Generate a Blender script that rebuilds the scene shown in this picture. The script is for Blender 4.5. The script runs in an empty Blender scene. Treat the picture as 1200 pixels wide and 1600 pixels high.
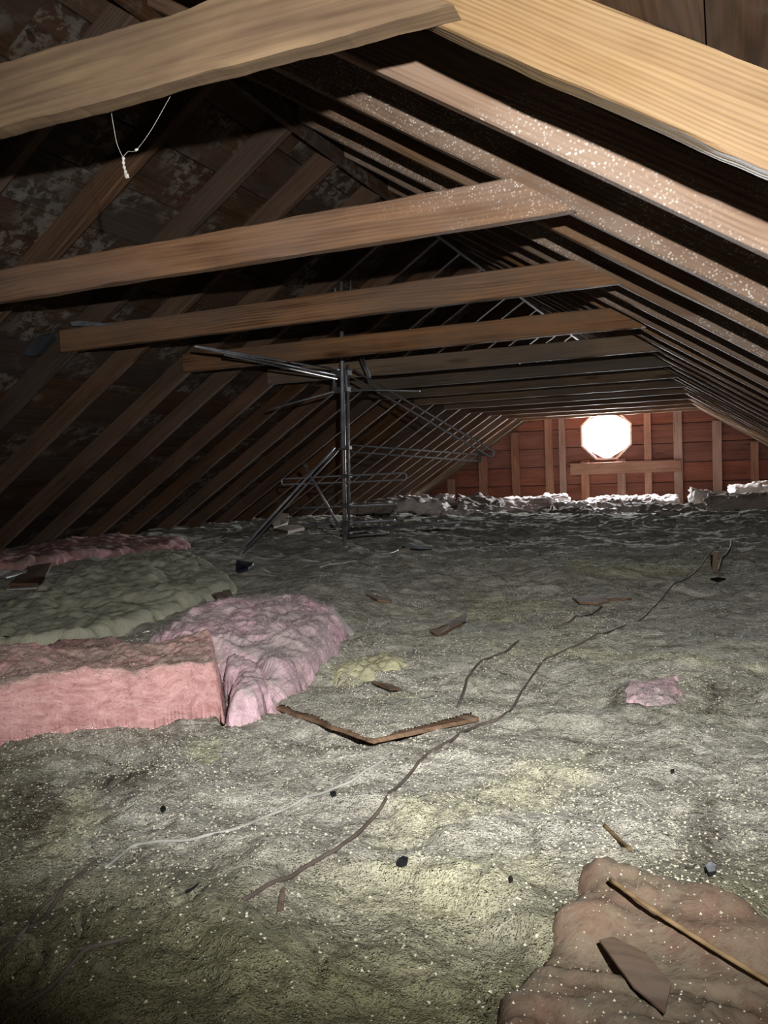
import bpy, math, random
import numpy as np
from mathutils import Matrix, Vector

random.seed(7)
rng = np.random.default_rng(7)
SC = bpy.context.scene
COL = SC.collection

# ------------------------------------------------------------------ camera
F = 1265.0
CX, CY = 600.0, 800.0
def _axes():
    vy = np.array([1135 - CX, 703 - CY, F]); vy /= np.linalg.norm(vy)
    vx = -np.array([-2450 - CX, 850 - CY, F]); vx -= vx.dot(vy) * vy; vx /= np.linalg.norm(vx)
    up = np.cross(vx, vy)
    if up[1] > 0: up = -up
    return vx, vy, up
AX, AY, AZ = _axes()
cam_d = bpy.data.cameras.new('camera')
cam = bpy.data.objects.new('camera', cam_d); COL.objects.link(cam)
cam_d.sensor_fit = 'VERTICAL'; cam_d.sensor_height = 24.0; cam_d.lens = F / 1600 * 24.0
cam_d.clip_start = 0.02; cam_d.clip_end = 60
R = Matrix(((AX[0], -AX[1], -AX[2]), (AY[0], -AY[1], -AY[2]), (AZ[0], -AZ[1], -AZ[2])))
cam.matrix_world = R.to_4x4()
SC.camera = cam

# ------------------------------------------------------------------ sky, lights, exposure
wd = bpy.data.worlds.new('sky'); SC.world = wd; wd.use_nodes = True
bg = wd.node_tree.nodes['Background']
bg.inputs['Color'].default_value = (0.93, 0.97, 1.0, 1)
bg.inputs['Strength'].default_value = 580.0
SC.view_settings.view_transform = 'Standard'
SC.view_settings.look = 'None'
SC.view_settings.gamma = 1.0
SC.view_settings.use_curve_mapping = False
SC.view_settings.exposure = 0.0

# hand torch held a little above the camera
tl = bpy.data.lights.new('torch_light', 'SPOT')
tl.energy = 205.0; tl.color = (1.0, 0.98, 0.935)
tl.spot_size = math.radians(102); tl.spot_blend = 1.0; tl.shadow_soft_size = 0.007
torch = bpy.data.objects.new('torch_light', tl); COL.objects.link(torch)
torch.location = (0.09, 0.0, 0.13)
TORCH_AIM = Vector((-0.36, 1.0, 0.05))
torch.rotation_euler = TORCH_AIM.to_track_quat('-Z', 'Y').to_euler()

GABLE_Y = 11.0
OCT_C = (-1.455, 0.262); OCT_R = 0.345
pl = bpy.data.lights.new('window_portal', 'AREA'); pl.shape = 'SQUARE'; pl.size = 0.72
try: pl.cycles.is_portal = True
except Exception: pass
po = bpy.data.objects.new('window_portal', pl); COL.objects.link(po)
po.location = (OCT_C[0], GABLE_Y + 0.06, OCT_C[1]); po.rotation_euler = (-math.pi / 2, 0, 0)

# ------------------------------------------------------------------ helpers
def ray(px, py):
    v = np.array([px - CX, py - CY, F]); return np.array([v @ AX, v @ AY, v @ AZ])
def atY(px, py, Y):
    w = ray(px, py); return w * Y / w[1]
def atZ(px, py, Z):
    w = ray(px, py); return w * Z / w[2]

def _hash(i, j, s):
    n = (i * 374761393 + j * 668265263 + s * 2147483647 * 3 + s * 97) & 0x7fffffff
    n = ((n ^ (n >> 13)) * 1274126177) & 0x7fffffff
    n = (n ^ (n >> 16)) & 0xffff
    return n / 65535.0
def vnoise(x, y, s=0):
    x = np.asarray(x, float); y = np.asarray(y, float)
    xi = np.floor(x).astype(np.int64); yi = np.floor(y).astype(np.int64)
    u = x - xi; v = y - yi; u = u * u * u * (u * (6 * u - 15) + 10); v = v * v * v * (v * (6 * v - 15) + 10)
    a = _hash(xi, yi, s); b = _hash(xi + 1, yi, s); c = _hash(xi, yi + 1, s); d = _hash(xi + 1, yi + 1, s)
    return (a + (b - a) * u) * (1 - v) + (c + (d - c) * u) * v - 0.5
def fbm(x, y, s=0, o=4, g=0.5):
    r = 0; a = 1.0
    for k in range(o):
        r = r + a * vnoise(x * 2 ** k + 17.3 * k, y * 2 ** k - 9.1 * k, s + k); a *= g
    return r
def ridged(x, y, s=0, o=3):
    r = 0; a = 1.0
    for k in range(o):
        r = r + a * (0.5 - np.abs(vnoise(x * 2 ** k + 5.1 * k, y * 2 ** k + 3.7 * k, s + k)) * 2); a *= 0.5
    return r
def sdist(X, Y, poly):
    """signed distance to a polygon, positive inside"""
    X = np.asarray(X, float); Y = np.asarray(Y, float)
    d = np.full(X.shape, 1e9); ins = np.zeros(X.shape, bool)
    n = len(poly)
    for i in range(n):
        ax, ay = poly[i]; bx, by = poly[(i + 1) % n]
        ex, ey = bx - ax, by - ay
        t = np.clip(((X - ax) * ex + (Y - ay) * ey) / (ex * ex + ey * ey + 1e-12), 0, 1)
        d = np.minimum(d, np.hypot(X - ax - t * ex, Y - ay - t * ey))
        c = ((ay > Y) != (by > Y)) & (X < (bx - ax) * (Y - ay) / (by - ay + 1e-12) + ax)
        ins ^= c
    return np.where(ins, d, -d)
def ldist(X, Y, pts):
    d = np.full(np.shape(X), 1e9)
    for (ax, ay), (bx, by) in zip(pts[:-1], pts[1:]):
        ex, ey = bx - ax, by - ay
        t = np.clip(((X - ax) * ex + (Y - ay) * ey) / (ex * ex + ey * ey + 1e-12), 0, 1)
        d = np.minimum(d, np.hypot(X - ax - t * ex, Y - ay - t * ey))
    return d
def sm(t):
    t = np.clip(t, 0, 1); return t * t * (3 - 2 * t)

FZ = -0.42
def fp(px, py, z=FZ):
    p = atZ(px, py, z); return (p[0], p[1])
def fpoly(pts, z=FZ): return [fp(x, y, z) for x, y in pts]

def mesh(name, verts, faces, mat=None, smooth=False, mats=None, midx=None):
    me = bpy.data.meshes.new(name)
    me.from_pydata([tuple(v) for v in verts], [], [tuple(f) for f in faces])
    for m in (mats or [mat]):
        if m: me.materials.append(m)
    if midx is not None: me.polygons.foreach_set('material_index', midx)
    if smooth: me.polygons.foreach_set('use_smooth', [True] * len(me.polygons))
    me.update(); return me
def link(name, me, parent=None, loc=(0, 0, 0), rot=(0, 0, 0), **props):
    o = bpy.data.objects.new(name, me); COL.objects.link(o)
    o.location = loc; o.rotation_euler = rot
    if parent: o.parent = parent
    for k, v in props.items(): o[k] = v
    return o
def tag(o, label, cat, group=None, kind=None):
    o['label'] = label; o['category'] = cat
    if group: o['group'] = group
    if kind: o['kind'] = kind
    return o
def bigmesh(name, V, Q, mat, smooth=True):
    """fast mesh from numpy arrays (faces all same size)"""
    me = bpy.data.meshes.new(name)
    k = Q.shape[1]
    me.vertices.add(len(V)); me.vertices.foreach_set('co', np.ascontiguousarray(V, dtype=np.float32).ravel())
    me.loops.add(Q.size); me.loops.foreach_set('vertex_index', np.ascontiguousarray(Q, dtype=np.int32).ravel())
    me.polygons.add(len(Q))
    me.polygons.foreach_set('loop_start', np.arange(0, Q.size, k, dtype=np.int32))
    me.polygons.foreach_set('loop_total', np.full(len(Q), k, dtype=np.int32))
    me.polygons.foreach_set('use_smooth', np.full(len(Q), smooth, dtype=bool))
    me.materials.append(mat); me.update(); me.validate(); return me

# ------------------------------------------------------------------ materials
class NT:
    def __init__(s, name):
        s.m = bpy.data.materials.new(name); s.m.use_nodes = True
        s.t = s.m.node_tree; s.b = s.t.nodes['Principled BSDF']; s.out = s.t.nodes['Material Output']
    def n(s, typ, **kw):
        nd = s.t.nodes.new(typ)
        for k, v in kw.items(): setattr(nd, k, v)
        return nd
    def set(s, nd, **kw):
        for k, v in kw.items():
            nm = k.replace('_', ' ')
            if isinstance(v, bpy.types.NodeSocket): s.t.links.new(v, nd.inputs[nm])
            else: nd.inputs[nm].default_value = v
        return nd
    def l(s, a, b): s.t.links.new(a, b)
    def noise(s, vec, scale, detail=4, rough=0.55, dist=0.0):
        nd = s.n('ShaderNodeTexNoise'); s.l(vec, nd.inputs['Vector'])
        s.set(nd, Scale=scale, Detail=detail, Roughness=rough, Distortion=dist); return nd.outputs['Fac']
    def map(s, vec, scale=(1, 1, 1), loc=(0, 0, 0)):
        nd = s.n('ShaderNodeMapping'); s.l(vec, nd.inputs['Vector'])
        nd.inputs['Scale'].default_value = scale; nd.inputs['Location'].default_value = loc; return nd.outputs['Vector']
    def math(s, op, a, b=None, c=None):
        nd = s.n('ShaderNodeMath', operation=op)
        for i, v in enumerate((a, b, c)):
            if v is None: continue
            if isinstance(v, (int, float)): nd.inputs[i].default_value = v
            else: s.l(v, nd.inputs[i])
        return nd.outputs[0]
    def ramp(s, fac, stops):
        nd = s.n('ShaderNodeValToRGB'); s.l(fac, nd.inputs[0]); e = nd.color_ramp.elements
        while len(e) < len(stops): e.new(0.5)
        for el, (p, c) in zip(e, stops):
            el.position = p; el.color = (c, c, c, 1) if isinstance(c, (int, float)) else (*c, 1)
        return nd.outputs[0]
    def mix(s, fac, a, b):
        nd = s.n('ShaderNodeMix', data_type='RGBA')
        for i, v in ((0, fac), (6, a), (7, b)):
            if isinstance(v, bpy.types.NodeSocket): s.l(v, nd.inputs[i])
            else: nd.inputs[i].default_value = v if i == 0 else (*v, 1)
        return nd.outputs[2]
    def bump(s, h, strength=0.5, dist=0.01, normal=None):
        nd = s.n('ShaderNodeBump'); s.l(h, nd.inputs['Height'])
        nd.inputs['Strength'].default_value = strength; nd.inputs['Distance'].default_value = dist
        if normal: s.l(normal, nd.inputs['Normal'])
        return nd.outputs[0]
    def coord(s, rand=True):
        tc = s.n('ShaderNodeTexCoord').outputs['Object']
        if not rand: return tc
        oi = s.n('ShaderNodeObjectInfo').outputs['Random']
        cb = s.n('ShaderNodeCombineXYZ')
        s.l(s.math('MULTIPLY', oi, 37.0), cb.inputs[0]); s.l(s.math('MULTIPLY', oi, 11.0), cb.inputs[1]); s.l(s.math('MULTIPLY', oi, 23.0), cb.inputs[2])
        va = s.n('ShaderNodeVectorMath', operation='ADD'); s.l(tc, va.inputs[0]); s.l(cb.outputs[0], va.inputs[1])
        return va.outputs[0]

def wood(name, dark, light, grey=None, greyamt=0.0, drops=0.0, rings=15.0, vary=0.25, mould=0.0, dropx=None, contrast=0.6, spec=0.12, rough=0.8):
    s = NT(name); v = s.coord()
    big = s.noise(s.map(v, (0.55, 5.5, 5.5)), 1.5, 2, 0.5, 0.35)
    sx = s.n('ShaderNodeSeparateXYZ'); s.l(v, sx.inputs[0])
    ph = s.math('ADD', s.math('MULTIPLY', sx.outputs[2], rings * 6.5), s.math('MULTIPLY', sx.outputs[1], rings * 3.0))
    ph = s.math('ADD', ph, s.math('MULTIPLY', big, rings * 0.55))
    ph = s.math('ADD', ph, s.math('MULTIPLY', s.noise(s.map(v, (3, 20, 20)), 1.0, 3), 0.55))
    ring = s.math('SINE', s.math('MULTIPLY', ph, 6.28))
    ring = s.math('MULTIPLY_ADD', ring, 0.5, 0.5)
    ring = s.math('POWER', ring, 1.7)
    fib = s.noise(s.map(v, (5, 190, 190)), 1.0, 3, 0.6)
    blot = s.noise(s.map(v, (1.0, 3, 3)), 2.2, 4, 0.6)
    streak = s.noise(s.map(v, (1.1, 42, 42), (3, 7, 1)), 1.0, 4, 0.65, 0.3)
    ringamt = s.ramp(s.noise(s.map(v, (0.9, 2, 2), (9, 4, 6)), 1.6, 2), [(0.35, 0.25), (0.65, 1.0)])
    f = s.math('MULTIPLY', s.math('MULTIPLY', ring, ringamt), contrast * 0.62)
    f = s.math('ADD', f, s.math('MULTIPLY_ADD', streak, 1.5, -0.55))
    f = s.math('ADD', f, s.math('MULTIPLY_ADD', fib, 0.5, -0.2))
    f = s.math('ADD', f, s.math('MULTIPLY_ADD', blot, 1.5, -0.75))
    col = s.mix(s.ramp(f, [(0.1, 0.0), (0.9, 1.0)]), light, dark)
    # knots
    vo = s.n('ShaderNodeTexVoronoi', feature='F1'); s.l(s.map(v, (1.6, 7, 9)), vo.inputs['Vector']); vo.inputs['Scale'].default_value = 1.0
    kn = s.ramp(vo.outputs['Distance'], [(0.05, 1.0), (0.15, 0.0)])
    col = s.mix(s.math('MULTIPLY', kn, 0.75), col, tuple(c * 0.45 for c in dark))
    oi = s.n('ShaderNodeObjectInfo').outputs['Random']
    hv = s.n('ShaderNodeHueSaturation'); s.l(col, hv.inputs['Color'])
    s.l(s.math('MULTIPLY_ADD', oi, vary * 2, 1 - vary), hv.inputs['Value'])
    s.l(s.math('MULTIPLY_ADD', s.math('FRACT', s.math('MULTIPLY', oi, 7.31)), 0.4, 0.75), hv.inputs['Saturation'])
    col = hv.outputs[0]
    if grey:
        g = s.ramp(s.noise(s.map(v, (1.2, 4, 4), (3, 1, 2)), 1.3, 5, 0.65), [(0.42, 0.0), (0.62, 1.0)])
        col = s.mix(s.math('MULTIPLY', g, greyamt), col, grey)
    rg = rough
    h = s.math('ADD', s.math('MULTIPLY', ring, 0.5), s.math('MULTIPLY', fib, 0.8))
    if mould:
        mk = s.ramp(s.noise(s.map(v, (1, 1, 1), (8, 3, 1)), 2.3, 3, 0.6), [(0.50, 0.0), (0.62, 1.0)])
        mk2 = s.ramp(s.noise(v, 22, 5, 0.7, 0.4), [(0.47, 0.0), (0.56, 1.0)])
        col = s.mix(s.math('MULTIPLY', s.math('MULTIPLY', mk, mk2), mould), col, (0.42, 0.40, 0.36))
    if drops:
        vd = s.n('ShaderNodeTexVoronoi', feature='F1'); s.l(v, vd.inputs['Vector']); vd.inputs['Scale'].default_value = 150
        dd = s.ramp(vd.outputs['Distance'], [(0.18, 1.0), (0.42, 0.0)])
        area = s.ramp(s.noise(s.map(v, (0.8, 2.5, 2.5), (5, 5, 2)), 2.4, 3, 0.6), [(0.42, 0.0), (0.58, 1.0)])
        if dropx:
            xx = s.n('ShaderNodeSeparateXYZ'); s.l(s.n('ShaderNodeTexCoord').outputs['Object'], xx.inputs[0])
            area = s.math('MULTIPLY', area, s.ramp(s.math('MULTIPLY', xx.outputs[0], 0.4), [(dropx * 0.4 - 0.08, 0.0), (dropx * 0.4 + 0.06, 1.0)]))
        pick = s.ramp(s.noise(v, 60, 2), [(0.38, 0.0), (0.58, 1.0)])
        da = s.math('MULTIPLY', s.math('MULTIPLY', dd, area), pick)
        col = s.mix(s.math('MULTIPLY', da, drops), col, (0.85, 0.80, 0.74))  # droplets, their sparkle painted as whitish dots in the base colour
        col = s.mix(s.math('MULTIPLY', area, 0.30 * drops), col, (0.45, 0.36, 0.30))
        h = s.math('ADD', h, s.math('MULTIPLY', da, 2.5))
    s.l(col, s.b.inputs['Base Color']); s.b.inputs['Roughness'].default_value = rg
    s.b.inputs['Specular IOR Level'].default_value = spec
    s.l(s.bump(h, 0.35, 0.0022), s.b.inputs['Normal'])
    return s.m

W_TIE = wood('tie_wood', (0.065, 0.032, 0.018), (0.24, 0.13, 0.07), (0.11, 0.085, 0.07), 0.55, drops=0.0)
W_TIEF = wood('tie_wood_frosted', (0.062, 0.031, 0.018), (0.235, 0.135, 0.08), (0.13, 0.10, 0.09), 0.5, drops=0.8, dropx=1.85)
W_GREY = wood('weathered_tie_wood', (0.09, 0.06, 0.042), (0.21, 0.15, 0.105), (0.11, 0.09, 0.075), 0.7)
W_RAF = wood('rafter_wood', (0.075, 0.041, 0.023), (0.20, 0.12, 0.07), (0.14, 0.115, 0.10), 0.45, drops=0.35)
W_RAFF = wood('rafter_wood_frosted', (0.09, 0.045, 0.025), (0.21, 0.13, 0.08), (0.20, 0.15, 0.125), 0.4, drops=0.8)
W_GOLD = wood('golden_rafter_wood', (0.085, 0.04, 0.014), (0.20, 0.13, 0.062), (0.165, 0.12, 0.075), 0.4, rings=22, contrast=0.95, vary=0.0, rough=0.6, spec=0.2)
W_HEAD = wood('hewn_tie_wood', (0.045, 0.025, 0.013), (0.18, 0.118, 0.062), (0.085, 0.055, 0.038), 0.75, rings=11, contrast=0.35, vary=0.0)
W_RAFL = wood('shaded_rafter_wood', (0.045, 0.023, 0.013), (0.115, 0.066, 0.04), (0.075, 0.055, 0.045), 0.5)  # darker copy of the rafter wood, dimness of the left slope in its colour
W_SHEA = wood('roof_board_wood', (0.026, 0.014, 0.008), (0.07, 0.039, 0.023), (0.055, 0.047, 0.043), 0.55, mould=0.28)
W_GAB = wood('gable_board_wood', (0.065, 0.025, 0.018), (0.15, 0.062, 0.047), (0.095, 0.047, 0.037), 0.4, vary=0.2)  # reddish wood, with the warm flare around the window put into the colour
W_STUD = wood('gable_stud_wood', (0.105, 0.05, 0.034), (0.215, 0.115, 0.085), None, 0, vary=0.25)
W_CHIP = wood('debris_wood', (0.05, 0.03, 0.02), (0.16, 0.10, 0.06), None, 0, vary=0.3)
W_BRD = wood('board_edge_wood', (0.13, 0.075, 0.045), (0.27, 0.17, 0.11), None, 0, vary=0.1)
W_STICK = wood('stick_wood', (0.10, 0.07, 0.035), (0.24, 0.17, 0.10), None, 0, vary=0.1)

def plain(name, col, rough=0.6, metal=0.0, nscale=30, namt=0.35, bump=0.2):
    s = NT(name); v = s.coord()
    f = s.noise(v, nscale, 5, 0.6)
    s.l(s.mix(s.ramp(f, [(0.3, 0.0), (0.7, 1.0)]), tuple(c * (1 - namt) for c in col), tuple(min(1, c * (1 + namt)) for c in col)), s.b.inputs['Base Color'])
    s.b.inputs['Specular IOR Level'].default_value = 0.5 if metal else 0.12; s.b.inputs['Roughness'].default_value = rough; s.b.inputs['Metallic'].default_value = metal
    s.l(s.bump(f, bump, 0.001), s.b.inputs['Normal']); return s.m
M_ALU = plain('dull_aluminium', (0.24, 0.25, 0.28), 0.55, 0.55, 25, 0.35)
M_ROD = plain('dark_oxidised_rod', (0.12, 0.115, 0.12), 0.5, 0.4, 25, 0.4)
M_MAST = plain('rusty_mast', (0.15, 0.125, 0.115), 0.5, 0.4, 14, 0.5)
M_CLAMP = plain('black_clamp', (0.05, 0.05, 0.05), 0.55, 0.2, 40, 0.4)
M_CABLE = plain('grey_brown_cable', (0.10, 0.08, 0.07), 0.9, 0, 30, 0.3)
M_CABLEW = plain('pale_grey_cable', (0.36, 0.35, 0.33), 0.5, 0, 30, 0.25)
M_BLACK = plain('black_scrap', (0.012, 0.012, 0.014), 0.6)
M_BLUE = plain('blue_black_scrap', (0.02, 0.022, 0.04), 0.5)
M_WHITE = plain('white_strip', (0.62, 0.60, 0.60), 0.6, 0, 20, 0.15)
M_TIN = plain('grey_tin', (0.05, 0.06, 0.07), 0.5, 0.3, 12, 0.3)
M_FELT = plain('light_seal_felt', (0.02, 0.02, 0.02), 0.9)
M_WEB = plain('dusty_web', (0.36, 0.34, 0.31), 0.9)
M_FRAME = plain('painted_frame', (0.55, 0.42, 0.36), 0.6)
M_GRAIN = plain('pale_grain', (0.56, 0.53, 0.42), 0.45, 0, 4, 0.35)
M_DARKG = plain('dark_grain', (0.05, 0.045, 0.03), 0.8, 0, 4, 0.4)
M_TAN = plain('tan_paper', (0.18, 0.135, 0.085), 0.8)

def wool(name, base, alt, dust, dustamt=0.6, fib=(60, 14, 40), fine=220, bumpd=0.006, dustlow=0.0, radial=False):
    s = NT(name); v = s.coord(False)
    wv = s.n('ShaderNodeVectorMath', operation='ADD')
    nn = s.n('ShaderNodeTexNoise'); s.l(v, nn.inputs['Vector']); s.set(nn, Scale=6.0, Detail=3.0)
    sc = s.n('ShaderNodeVectorMath', operation='SCALE'); s.l(nn.outputs['Color'], sc.inputs[0]); sc.inputs['Scale'].default_value = 0.16
    s.l(v, wv.inputs[0]); s.l(sc.outputs[0], wv.inputs[1]); w = wv.outputs[0]
    if radial:
        sx = s.n('ShaderNodeSeparateXYZ'); s.l(w, sx.inputs[0])
        X_, Y_ = s.math('ADD', sx.outputs[0], -0.02), s.math('ADD', sx.outputs[1], 0.02)
        rr = s.math('SQRT', s.math('ADD', s.math('POWER', X_, 2.0), s.math('MULTIPLY', s.math('POWER', Y_, 2.0), 1.4)))
        cb = s.n('ShaderNodeCombineXYZ'); s.l(s.math('MULTIPLY', rr, 90.0), cb.inputs[0]); s.l(s.math('MULTIPLY', s.math('ARCTAN2', Y_, X_), 1.6), cb.inputs[1]); s.l(s.math('MULTIPLY', sx.outputs[2], 40.0), cb.inputs[2])
        f1 = s.noise(cb.outputs[0], 1.0, 5, 0.65)
    else: f1 = s.noise(s.map(w, tuple(q / 10 for q in fib)), 10, 5, 0.65)
    f2 = s.noise(w, fine, 3, 0.7)
    f3 = s.noise(v, 9, 5, 0.6, 0.5)
    col = s.mix(s.ramp(f1, [(0.3, 0.0), (0.7, 1.0)]), base, alt)
    d = s.ramp(s.math('ADD', s.math('MULTIPLY', f3, 0.8), s.math('MULTIPLY', f2, 0.25)), [(0.45 - dustlow, 0.0), (0.62 - dustlow, 1.0)])
    geo = s.n('ShaderNodeNewGeometry'); sp = s.n('ShaderNodeSeparateXYZ'); s.l(geo.outputs['True Normal'], sp.inputs[0])
    upf = s.ramp(sp.outputs[2], [(0.2, 0.25), (0.95, 1.0)])
    col = s.mix(s.math('MULTIPLY', s.math('MULTIPLY', d, upf), dustamt), col, dust)
    col = s.mix(s.ramp(f2, [(0.25, 0.45), (0.5, 0.0)]), col, tuple(c * 0.35 for c in dust))
    s.l(col, s.b.inputs['Base Color']); s.b.inputs['Roughness'].default_value = 0.95
    s.b.inputs['Specular IOR Level'].default_value = 0.1
    h = s.math('ADD', f1, s.math('MULTIPLY', f2, 0.45))
    s.l(s.bump(h, 0.8, bumpd), s.b.inputs['Normal']); return s.m
PINKD = (0.30, 0.24, 0.22)
M_PINK = wool('pink_wool', (0.42, 0.17, 0.175), (0.80, 0.46, 0.46), (0.36, 0.29, 0.25), 0.9, (9, 50, 80), dustlow=0.13)
M_PINKC = wool('lilac_pink_wool', (0.36, 0.22, 0.25), (0.88, 0.60, 0.70), (0.40, 0.37, 0.35), 0.85, (40, 18, 40), dustlow=0.05, radial=True)
M_PINKF = wool('dusty_pink_wool', (0.32, 0.16, 0.155), (0.46, 0.27, 0.26), (0.24, 0.21, 0.18), 0.8, (10, 30, 30))
M_SCRAP = wool('brown_pink_wool', (0.13, 0.08, 0.058), (0.22, 0.135, 0.10), (0.19, 0.165, 0.12), 0.8, (10, 10, 10), 110, 0.004, dustlow=0.06)
M_GREYW = wool('grey_green_wool', (0.30, 0.30, 0.22), (0.44, 0.44, 0.34), (0.36, 0.355, 0.30), 0.6, (14, 14, 20))
M_YELW = wool('yellow_wool', (0.42, 0.41, 0.24), (0.62, 0.60, 0.40), (0.35, 0.34, 0.26), 0.5, (30, 20, 30))
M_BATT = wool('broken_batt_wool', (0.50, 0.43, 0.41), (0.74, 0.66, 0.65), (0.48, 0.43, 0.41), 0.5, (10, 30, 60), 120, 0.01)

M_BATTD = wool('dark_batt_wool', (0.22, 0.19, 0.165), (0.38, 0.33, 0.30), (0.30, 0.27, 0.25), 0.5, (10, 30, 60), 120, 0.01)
def floor_mat():
    s = NT('dusty_insulation'); v = s.coord(False)
    at = s.n('ShaderNodeAttribute'); at.attribute_name = 'patch'
    sep = s.n('ShaderNodeSeparateColor'); s.l(at.outputs['Color'], sep.inputs[0])
    nn = s.n('ShaderNodeTexNoise'); s.l(v, nn.inputs['Vector']); s.set(nn, Scale=4.0, Detail=4.0)
    sc = s.n('ShaderNodeVectorMath', operation='SCALE'); s.l(nn.outputs['Color'], sc.inputs[0]); sc.inputs['Scale'].default_value = 0.35
    wv = s.n('ShaderNodeVectorMath', operation='ADD'); s.l(v, wv.inputs[0]); s.l(sc.outputs[0], wv.inputs[1]); w = wv.outputs[0]
    a = s.noise(s.map(w, (1.0, 2.6, 2)), 7, 6, 0.7)
    b = s.noise(v, 55, 5, 0.75)
    c = s.noise(v, 190, 3, 0.7)
    col = s.mix(s.ramp(a, [(0.32, 0.0), (0.68, 1.0)]), (0.26, 0.245, 0.21), (0.60, 0.585, 0.52))
    yel = s.math('MULTIPLY', sep.outputs[0], s.ramp(s.math('ADD', s.math('MULTIPLY', a, 0.6), s.math('MULTIPLY', b, 0.4)), [(0.36, 0.25), (0.56, 1.0)]))
    ycol = s.mix(s.ramp(b, [(0.35, 0.0), (0.65, 1.0)]), (0.40, 0.39, 0.26), (0.62, 0.605, 0.45))
    col = s.mix(yel, col, ycol)
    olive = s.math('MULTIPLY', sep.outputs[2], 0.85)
    ocol = s.mix(s.ramp(a, [(0.35, 0.0), (0.65, 1.0)]), (0.09, 0.088, 0.036), (0.215, 0.205, 0.095))  # olive wool tone, also darkened for the torch beam's falloff near the camera
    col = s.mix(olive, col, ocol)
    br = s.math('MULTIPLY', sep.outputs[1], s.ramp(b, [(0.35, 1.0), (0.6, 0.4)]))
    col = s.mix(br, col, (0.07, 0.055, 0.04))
    col = s.mix(s.ramp(b, [(0.30, 0.75), (0.46, 0.0)]), col, (0.06, 0.055, 0.04))  # hollows of the mid noise darkened, pore shade in the colour
    # coarse dusty crumbs
    vo = s.n('ShaderNodeTexVoronoi'); s.l(v, vo.inputs['Vector']); vo.inputs['Scale'].default_value = 240
    cr = s.math('MULTIPLY', s.ramp(vo.outputs['Distance'], [(0.15, 1.0), (0.35, 0.0)]), s.ramp(s.noise(v, 40, 3), [(0.5, 0.0), (0.62, 1.0)]))
    col = s.mix(s.math('MULTIPLY', cr, 0.6), col, (0.62, 0.60, 0.48))
    col = s.mix(s.ramp(c, [(0.28, 0.5), (0.46, 0.0)]), col, (0.08, 0.075, 0.05))  # low spots of the fine bump darkened, its shading put into the colour
    vo2 = s.n('ShaderNodeTexVoronoi'); s.l(v, vo2.inputs['Vector']); vo2.inputs['Scale'].default_value = 430
    cr2 = s.ramp(vo2.outputs['Distance'], [(0.2, 1.0), (0.4, 0.0)])
    hs = s.n('ShaderNodeSeparateColor'); s.l(vo2.outputs['Color'], hs.inputs[0])
    col = s.mix(s.math('MULTIPLY', cr2, s.ramp(hs.outputs[0], [(0.68, 0.0), (0.75, 0.55)])), col, (0.72, 0.70, 0.60))
    col = s.mix(s.math('MULTIPLY', cr2, s.ramp(hs.outputs[1], [(0.70, 0.0), (0.76, 0.7)])), col, (0.06, 0.055, 0.035))
    s.l(col, s.b.inputs['Base Color']); s.b.inputs['Roughness'].default_value = 0.95
    s.b.inputs['Specular IOR Level'].default_value = 0.12
    h = s.math('ADD', s.math('ADD', s.math('MULTIPLY', a, 1.6), b), s.math('ADD', s.math('MULTIPLY', c, 0.4), s.math('ADD', s.math('MULTIPLY', cr, 0.5), s.math('MULTIPLY', cr2, 0.25))))
    s.l(s.bump(h, 0.9, 0.009), s.b.inputs['Normal']); return s.m
M_FLOOR = floor_mat()

# ------------------------------------------------------------------ setting: roof, gables
RX, RZ, SL = -1.38, 1.215, 0.65
TH = math.atan(SL); CT, ST = math.cos(TH), math.sin(TH)
RAF_D, RAF_T = 0.089, 0.038
S = 0.813
def YN(n): return (n + 0.15) * S

def beam_mesh(name, L, T, D, mat, x0cut=0.0, x1cut=0.0, segs=14, amp=0.0015, seed=0, warp=0.0, bev=0.004, wane=0.0):
    """a timber along +X, thickness T centred on Y, depth D up from z=0; ends may be cut on the slant; arrises eased and worn"""
    r = np.random.default_rng(seed)
    V = []; Fc = []
    prof = []
    b = bev
    for (y, z) in ((-T/2+b, 0), (T/2-b, 0), (T/2, b), (T/2, D/2), (T/2, D-b), (T/2-b, D), (-T/2+b, D), (-T/2, D-b), (-T/2, D/2), (-T/2, b)):
        prof.append((y, z))
    K = len(prof)
    for i in range(segs + 1):
        t = i / segs
        wy = warp * math.sin(t * 3.1 + seed); wz = warp * 0.6 * math.sin(t * 2.3 + seed * 2)
        for j, (y, z) in enumerate(prof):
            x = t * L
            xs = x0cut * (z / D); xe = L + x1cut * (z / D)
            x = xs + (xe - xs) * t
            e = amp * (fbm(np.array([x * 9 + seed * 3]), np.array([j * 3.3]), 11 + seed, 3)[0]) * 2
            zz, yy = z + e * (1 if z > D/2 else -1 if z < D/2 else 0), y + e * 0.5 * np.sign(y)
            if wane and (z < b * 1.5 or z > D - b * 1.5):
                w1 = fbm(np.array([x * 7.0]), np.array([1.5 + (z > D / 2)]), seed + 40, 4)[0]
                w2 = fbm(np.array([x * 30.0]), np.array([7.5 + (z > D / 2)]), seed + 50, 3)[0]
                zz += (w1 * wane * 1.3 + w2 * wane * 0.35) * (1 if z > D/2 else -0.7)
            V.append((x, yy + wy, zz + wz))
    for i in range(segs):
        for j in range(K):
            a = i * K + j; c = i * K + (j + 1) % K
            Fc.append((a, c, c + K, a + K))
    Fc.append(tuple(range(K - 1, -1, -1))); Fc.append(tuple(segs * K + j for j in range(K)))
    return mesh(name, V, [f[::-1] for f in Fc], mat)

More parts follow.
